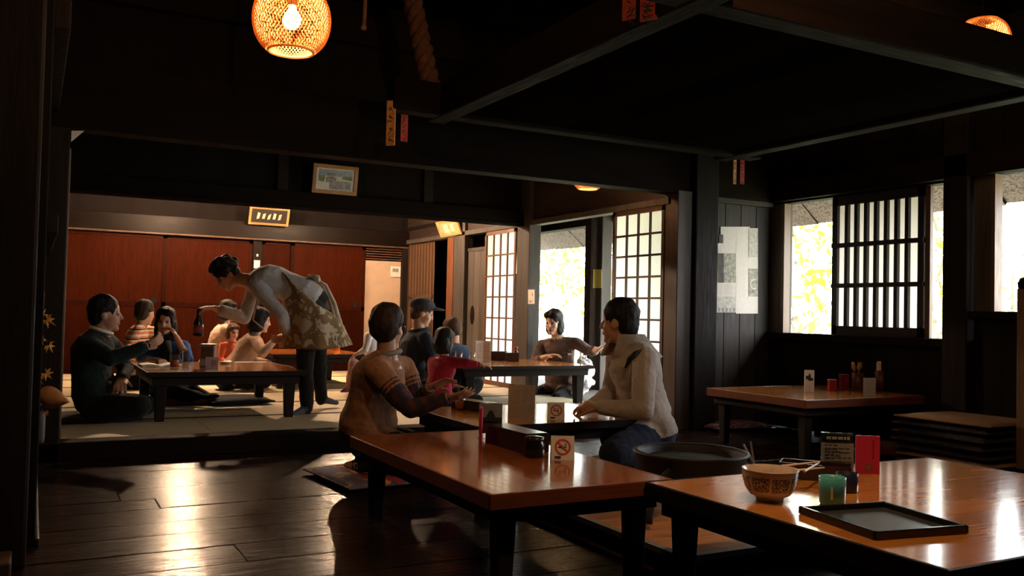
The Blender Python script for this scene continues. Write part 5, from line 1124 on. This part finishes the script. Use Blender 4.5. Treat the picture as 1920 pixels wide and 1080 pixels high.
# --- bending waitress
GRYT = cloth('pale_grey_knit', (.50, .49, .50), 240, .15, .5, .3); GRYL = cloth('grey_blue_leg', (.12, .125, .16))
jj = J_(dict(pelvis=(584, 566, 6.98), chest=(532, 534, 6.94), neck=(472, 526, 6.92), head=(424, 515, 6.96), shl=(482, 536, 6.78), shr=(478, 538, 7.12), ell=(528, 592, 6.72), elr=(458, 596, 7.08), wrl=(540, 628, 6.84), wrr=(402, 578, 6.86),
    hipl=(580, 580, 6.86), hipr=(592, 580, 7.10), knl=(572, 678, 6.80), knr=(596, 676, 7.12), anl=(575, 766, 6.76), anr=(602, 748, 7.16), tol=(548, 778, 6.66), tor=(630, 755, 7.24)))
jj['hdr'] = at(374, 576, 6.78) - jj['wrr']; jj['hdl'] = at(524, 636, 6.86) - jj['wrl']; jj['pnr'] = Vector((0, 0, -1)); jj['pnl'] = Vector((-1, 0, .2))
body, h = person('person in grey knit and floral apron bending over a table', jj, {'top': GRYT, 'legs': BLKT, 'foot': GRYL, 'skin': SKIN}, 'curly', HBLK, 1.0, 1.08, .008, face=(-.72, -.05, -.70), headup=(-.6, 0, .75), curl=.6, sleeve=.75)
APR = blocky('brown_floral_apron', [(0, (.46, .36, .24)), (.40, (.22, .13, .055)), (.55, (.50, .41, .30)), (.66, (.10, .055, .03)), (.74, (.30, .19, .09)), (.86, (.52, .44, .33))], 9, tex='NOISE', rough=.9)
bm = bmesh.new(); rows = []
rowsdef = [((535, 543, 6.95), .165, .21), ((562, 552, 6.96), .195, .235), ((582, 585, 6.97), .20, .245), ((584, 620, 6.97), .205, .25), ((584, 655, 6.96), .21, .26)]
axes_ = [(Vector((.35, 0, -.94)), Vector((0, 1, 0))), (Vector((.75, 0, -.66)), Vector((0, 1, 0))), (Vector((1, 0, -.1)), Vector((0, 1, 0))), (Vector((1, 0, -.12)), Vector((0, 1, 0))), (Vector((1, 0, -.22 + .2)), Vector((0, 1, 0)))]
for ri, ((c, a, b_), (e1, e2)) in enumerate(zip(rowsdef, axes_)):
    c = at(*c); row = []
    for i in range(40):
        th = 2 * math.pi * i / 40; back = max(0, math.cos(th)); rr = 1 + .045 * math.sin(th * 9 + ri) * (ri > 1)
        row.append(bm.verts.new(c + e1 * (a * math.cos(th) * rr + back * (0, .0, .03, .075, .11)[ri]) + e2 * b_ * math.sin(th) * rr + Vector((0, 0, .045 * back if ri == 4 else 0))))
    rows.append(row)
for a, b_ in zip(rows, rows[1:]):
    for i in range(40): bm.faces.new((a[i], a[(i + 1) % 40], b_[(i + 1) % 40], b_[i]))
ap = child_mesh('apron', bm, APR, body, True, .006)
md = ap.modifiers.new('sub', 'SUBSURF'); md.levels = md.render_levels = 1
STRAPM = cloth('cream_strap', (.55, .50, .42))
bm = bmesh.new(); bc = at(588, 520, 6.95)
for s in (1, -1): add_tube(bm, [bc, bc + Vector((-.02, .045 * s, .01)), bc + Vector((.01, .085 * s, .0)), bc + Vector((.03, .04 * s, -.02)), bc], [.012, .016, .018, .016, .01], 7)
for s in (1, -1): add_tube(bm, [bc, bc + Vector((.09, .03 * s, -.06)), bc + Vector((.16, .04 * s, -.2)), bc + Vector((.21, .05 * s, -.36))], [.01, .013, .016, .018], 7)
bo = child_mesh('apron_bow', bm, STRAPM, body); bo.parent = ap; bo.location = -body.location - ap.location
bm = bmesh.new(); add_tube(bm, [at(486, 545, 6.80), at(474, 600, 6.80), at(492, 615, 6.9)], [.008, .008, .008], 6); child_mesh('hanging_lace', bm, STRAPM, body)
# bottle she holds
q = at(373, 582, 6.78); t_ = tag(empty('held_bottle', q), 'dark bottle hanging from the hand of the person in floral apron', 'bottle'); bm = bmesh.new(); add_lathe(bm, [(0, -.20), (.034, -.20), (.036, -.19), (.036, -.09), (.016, -.045), (.014, .0), (.016, .012), (0, .014)], 20); o = mesh_obj('bottle_body', bm, BLACKL, t_, True)
bm = bmesh.new(); add_lathe(bm, [(.0365, -.17), (.037, -.17), (.037, -.11), (.0365, -.11)], 20, cap=False); mesh_obj('label_band', bm, plain('dark_red_label', (.20, .04, .03), .5), t_, True)
q = at(530, 640, 6.88); t_ = tag(empty('held_glass', q), 'clear glass in the lower hand of the person in floral apron', 'glass'); bm = bmesh.new(); add_lathe(bm, [(0, -.05), (.026, -.05), (.032, .05), (.030, .05), (.024, -.045), (0, -.045)], 20, cap=False); mesh_obj('glass_wall', bm, GLASS, t_, True)
bm = bmesh.new(); add_lathe(bm, [(0, -.044), (.0235, -.044), (.026, -.01), (0, -.01)], 20, cap=False); mesh_obj('water', bm, GLASS, t_, True)
# --- far-room group
BGE = cloth('beige_top', (.50, .34, .25), 200, .15, .5, .5); BGE2 = cloth('light_tan_top', (.56, .36, .25), 200, .15, .5, .5)
def seated(label, cx, top, d, mats, hairs, hm, sc, facing, lean=0, hands=None, bulk=1.0, hdoff=(0, 0), face=None, voxel=.010, floor=ZT, fing=False, **kw):
    """cross-legged figure: facing = unit vector on the floor, cx/top = picture place of the head"""
    f = unit(facing); l = Vector((0, 0, 1)).cross(f); hdp = at(cx, top, d); base = Vector((hdp.x, hdp.y, floor)) - f * (lean * sc)
    U = lambda a, b_, c: base + f * a * sc + l * b_ * sc + Vector((0, 0, c * sc)); H_ = (hdp.z - floor) / sc
    J = dict(pelvis=U(0, 0, .13), chest=U(lean * .45, 0, (H_ - .2) * .55 + .04), neck=U(lean * .85, 0, H_ - .165), head=hdp, shl=U(lean * .8, .17, H_ - .23), shr=U(lean * .8, -.17, H_ - .23), ell=U(lean * .7 + .08, .24, H_ - .46), elr=U(lean * .7 + .08, -.24, H_ - .46), wrl=U(lean + .28, .12, max(.2, H_ - .5)), wrr=U(lean + .28, -.12, max(.2, H_ - .5)),
        hipl=U(0, .09, .11), hipr=U(0, -.09, .11), knl=U(.34, .28, .10), knr=U(.34, -.28, .10), anl=U(.22, -.05, .05), anr=U(.28, .05, .05), tol=U(.22, -.2, .04), tor=U(.28, .2, .04))
    if hands: J.update({k: at(*v) for k, v in hands.items()})
    return person(label, J, mats, hairs, hm, sc, bulk, voxel, fing, face=face or (f + Vector((0, 0, -.15))), **kw), J
seated('person in beige top half hidden by the arm of the floral apron wearer', 428, 582, 9.55, {'top': BGE, 'legs': BLKT}, 'bob', HBLK, .92, (1, -.1, 0), .20, bulk=1.1)
seated('small person in orange-red shirt beside the person in beige', 437, 622, 9.15, {'top': cloth('orange_red_shirt', (.45, .08, .03)), 'legs': BLKT, 'skin': SKINP}, 'bob', HMID, .62, (.25, -.95, 0), .05)
seated('person in light tan top facing right at the farthest table', 488, 600, 8.75, {'top': BGE2, 'legs': BLKT, 'skin': SKINP}, 'bob', HBLK, .90, (1, .0, 0), .34, dict(wrr=(515, 638, 8.5), elr=(492, 662, 8.4)), bulk=1.1)
jj = J_(dict(pelvis=(704, 708, 8.45), chest=(698, 660, 8.45), neck=(704, 618, 8.45), head=(716, 598, 8.45), shl=(692, 630, 8.3), shr=(690, 630, 8.6), ell=(685, 655, 8.25), elr=(690, 652, 8.6), wrl=(672, 662, 8.3), wrr=(675, 660, 8.6), hipl=(702, 718, 8.38), hipr=(702, 718, 8.52), knl=(662, 682, 8.32), knr=(664, 680, 8.55), anl=(652, 730, 8.3), anr=(656, 728, 8.5), tol=(640, 734, 8.28), tor=(644, 732, 8.5)))
person('small person in white top and pink leggings behind the brown sweater', jj, {'top': cloth('white_cotton', (.62, .56, .54)), 'legs': cloth('pink_leggings', (.50, .25, .20)), 'foot': cloth('purple_sock', (.22, .08, .28))}, 'bob', HBLK, .72, .95, .010, False, face=(-1, -.2, 0))
DKJ = cloth('black_jacket', (.017, .022, .034), 200, .3, .5, .7); NVJ = cloth('navy_jacket', (.035, .055, .095), 200, .25, .5, .6); REDC = cloth('crimson_sweater', (.36, .018, .045), 220, .2, .5, .4)
(body, h), jj = seated('person in black jacket and flat cap at the doorway table', 792, 586, 7.85, {'top': DKJ, 'legs': BLKT}, 'short', HMID, 1.02, (1, -.05, 0), .16, bulk=1.15, face=(.92, -.25, -.28), voxel=.009)
bm = bmesh.new(); add_tube(bm, [jj['neck'] + Vector((math.cos(a) * .078, math.sin(a) * .078, .012 + .012 * math.cos(a))) for a in [2 * math.pi * i / 24 for i in range(25)]], .022, 7); child_mesh('jacket_collar', bm, DKJ, body)
Cp = Prims(); fz = unit((.92, -.25, -.12)); uz = unit(Vector((0, 0, 1)) - fz * fz.z); lz = uz.cross(fz); hc = jj['head']
Cp.ell(hc + uz * .062 - fz * .01, (fz * .118, lz * .10, uz * .075), 'c'); Cp.ell(hc + uz * .048 + fz * .125, (fz * .075, lz * .075, uz * .013), 'c'); Cp.build('flat_cap', {'c': cloth('charcoal_wool', (.05, .05, .06), 200, .3)}, .008, hc.copy(), body, 3)
seated('small person in crimson sweater reaching over the doorway table', 834, 640, 7.3, {'top': REDC, 'legs': BLKT}, 'full', HBLK, .76, (.96, .28, 0), .10, dict(shr=(858, 680, 7.2), elr=(880, 682, 7.12), wrr=(898, 684, 7.12)), face=(.85, .5, -.1), voxel=.009, bulk=1.05)
seated('person in navy jacket hunched behind the crimson sweater', 846, 618, 8.75, {'top': NVJ, 'legs': BLKT}, 'short', HMID, .95, (-.5, .85, 0), .22, bulk=1.15, face=(-.6, .75, -.3))
# --- woman in brown by the doorway
BRT = cloth('brown_knit_top', (.12, .075, .062), 240, .2, .5, .4)
jj = J_(dict(pelvis=(1052, 724, 9.00), chest=(1050, 678, 8.98), neck=(1046, 634, 8.95), head=(1038, 604, 8.90), shr=(1016, 648, 9.07), shl=(1080, 644, 8.87), elr=(1000, 680, 8.85), ell=(1108, 660, 8.75), wrr=(1026, 668, 8.65), wrl=(1120, 656, 8.55),
    hipr=(1040, 730, 9.03), hipl=(1062, 732, 8.95), knr=(1000, 740, 8.90), knl=(1045, 748, 8.65), anr=(1060, 742, 9.05), anl=(1072, 742, 8.85), tor=(1072, 742, 9.10), tol=(1080, 744, 8.90)))
jj['hdr'] = at(1048, 664, 8.60) - jj['wrr']; jj['hdl'] = at(1132, 648, 8.50) - jj['wrl']; jj['pnr'] = Vector((0, 0, -1)); jj['pnl'] = Vector((.3, 0, -1))
body, h = person('person in brown knit top smiling by the open doorway', jj, {'top': BRT, 'legs': BLKT, 'foot': BLKT, 'skin': SKINP}, 'bob', HBLK, 1.04, 1.0, .008, face=(-.85, -.50, -.12), curl=.4, sleeve=.55)
bm = bmesh.new(); add_tube(bm, [jj['neck'] + Vector((math.cos(a) * .082 - .01, math.sin(a) * .082, .012 + .02 * math.cos(a + .5))) for a in [2 * math.pi * i / 24 for i in range(25)]], .008, 6); child_mesh('necklace', bm, plain('pale_beads', (.55, .42, .22), .4), body)
q = at(1062, 664, 8.60); t_ = tag(empty('wallet', q, .6), 'dark red wallet held by the person in brown', 'wallet'); box('cover', (-.055, -.04, -.008), (.055, .04, .008), plain('dark_leather', (.06, .015, .015), .4), t_, .004, True); box('clasp', (.05, -.01, -.009), (.06, .01, .009), BRASS, t_, .002, True)
# plastic bags beside her
q = onZ(1092, 742, ZT); t_ = tag(empty('plastic_bag', (q.x, q.y, ZT)), 'crumpled white plastic bag by the doorway table', 'bag'); Bg = Prims(); r_ = random.Random(3)
for i in range(9): Bg.ell(t_.location + Vector((r_.uniform(-.06, .06), r_.uniform(-.05, .05), .06 + i * .035)), (Vector((.09 - .004 * i, 0, .02)), Vector((0, .08 - .003 * i, 0)), Vector((0, .02, .05))), 'b')
Bg.build('bag_film', {'b': plain('white_plastic', (.72, .74, .78), .35, var=.1)}, .014, t_.location.copy(), t_, 1, .02)
bm = bmesh.new(); add_tube(bm, [(-.03, 0, .36), (-.035, 0, .45), (0, 0, .5), (.035, 0, .45), (.03, 0, .36)], .008, 6); mesh_obj('bag_handle', bm, WHITEP, t_)
# slippers behind the waitress
# ------------------------------------------------------------------ garden
gr = struct(box('ground', (5.9, -8, -.5), (40, 45, -.42), plain('mossy_ground', (.36, .38, .22), .9, var=.35, nscale=2)), 'bright mossy ground outside', 'ground')
LEAFS = {}
def leafmat(name, col):
    m = translucent(name, col, .5, .6); return m
YG = leafmat('yellow_green_leaves', (.50, .47, .03)); YL = leafmat('yellow_leaves', (.62, .50, .02)); GG = leafmat('fresh_green_leaves', (.14, .34, .10)); PG = leafmat('pale_green_leaves', (.30, .46, .18))
BARK = plain('grey_bark', (.34, .30, .26), .9, var=.4, nscale=12, bumps=.5)
def tree(loc, hh, r, mat, label, nleaf=1500, ls=.09, low=.25):
    t = tag(empty('garden_tree', loc), label, 'tree', 'trees outside the windows'); bm = bmesh.new(); r_ = random.Random(int(loc[0] * 10 + loc[1] * 7))
    add_tube(bm, [(0, 0, 0), (.05, .03, hh * .4), (-.05, .05, hh * .8)], [.07, .05, .02], 7)
    ends = []
    for i in range(8):
        a = r_.uniform(0, 6.28); z0 = hh * r_.uniform(low, .75); e = Vector((math.cos(a) * r * r_.uniform(.5, .9), math.sin(a) * r * r_.uniform(.5, .9), z0 + hh * .25)); add_tube(bm, [(0, 0, z0), e * .5 + Vector((0, 0, z0 * .5 + .1)), e], [.025, .018, .006], 5); ends.append(e)
    mesh_obj('trunk', bm, BARK, t, True)
    vs, fs = [], []
    for i in range(nleaf):
        c = ends[r_.randrange(8)] + Vector((r_.gauss(0, r * .3), r_.gauss(0, r * .3), r_.gauss(0, hh * .12))); a, b_ = unit((r_.gauss(0, 1), r_.gauss(0, 1), r_.gauss(0, 1))), unit((r_.gauss(0, 1), r_.gauss(0, 1), r_.gauss(0, 1))); s = ls * r_.uniform(.6, 1.3); k = len(vs)
        b_ = unit(b_ - a * b_.dot(a)); vs += [c - a * s, c + b_ * s * .45, c + a * s, c - b_ * s * .45]; fs.append((k, k + 1, k + 2, k + 3))
    me = bpy.data.meshes.new('foliage'); me.from_pydata(vs, [], fs); me.materials.append(mat); o = bpy.data.objects.new('foliage', me); COL.objects.link(o); o.parent = t; o['kind'] = 'stuff'
    return t
GZ = -.42
for (px, d, hh, r, m_, lb, nl) in ((1490, 11.0, 3.4, 1.3, YG, 'yellow-green tree seen through the left half of the lattice window', 700), (1535, 13.5, 4.2, 1.5, YL, 'yellow tree behind, by the left edge of the lattice panel', 600), (1757, 10.0, 3.2, 1.0, PG, 'pale green tree seen through the slot right of the lattice panel', 500), (1768, 12.5, 2.6, 1.0, YL, 'low yellow shrub seen through the slot right of the lattice panel', 400), (1900, 12, 2.2, 1.0, PG, 'pale shrub low in the right-hand window', 250), (1030, 17, 3.6, 1.6, GG, 'fresh green tree seen through the open doorway', 600), (1075, 19, 3.0, 1.6, YG, 'yellow-green tree at the right of the open doorway', 500), (1140, 16, 3.2, 1.2, YG, 'yellow-green tree seen past the veranda post', 350)):
    q = at(px, 600, d); tree((q.x, q.y, GZ), hh, r, m_, lb, nl)
q = at(1840, 470, 9.5); t_ = tag(empty('bare_branch', q), 'thin bare branch reaching into the right-hand window', 'branch'); bm = bmesh.new(); add_tube(bm, [at(1840, 470, 9.5) - q, at(1865, 440, 9.5) - q, at(1888, 418, 9.5) - q], [.014, .01, .005], 5); mesh_obj('stem', bm, BARK, t_); bm = bmesh.new(); add_tube(bm, [at(1865, 440, 9.5) - q, at(1878, 425, 9.5) - q, at(1882, 408, 9.5) - q], [.006, .005, .003], 5); mesh_obj('twig', bm, BARK, t_)
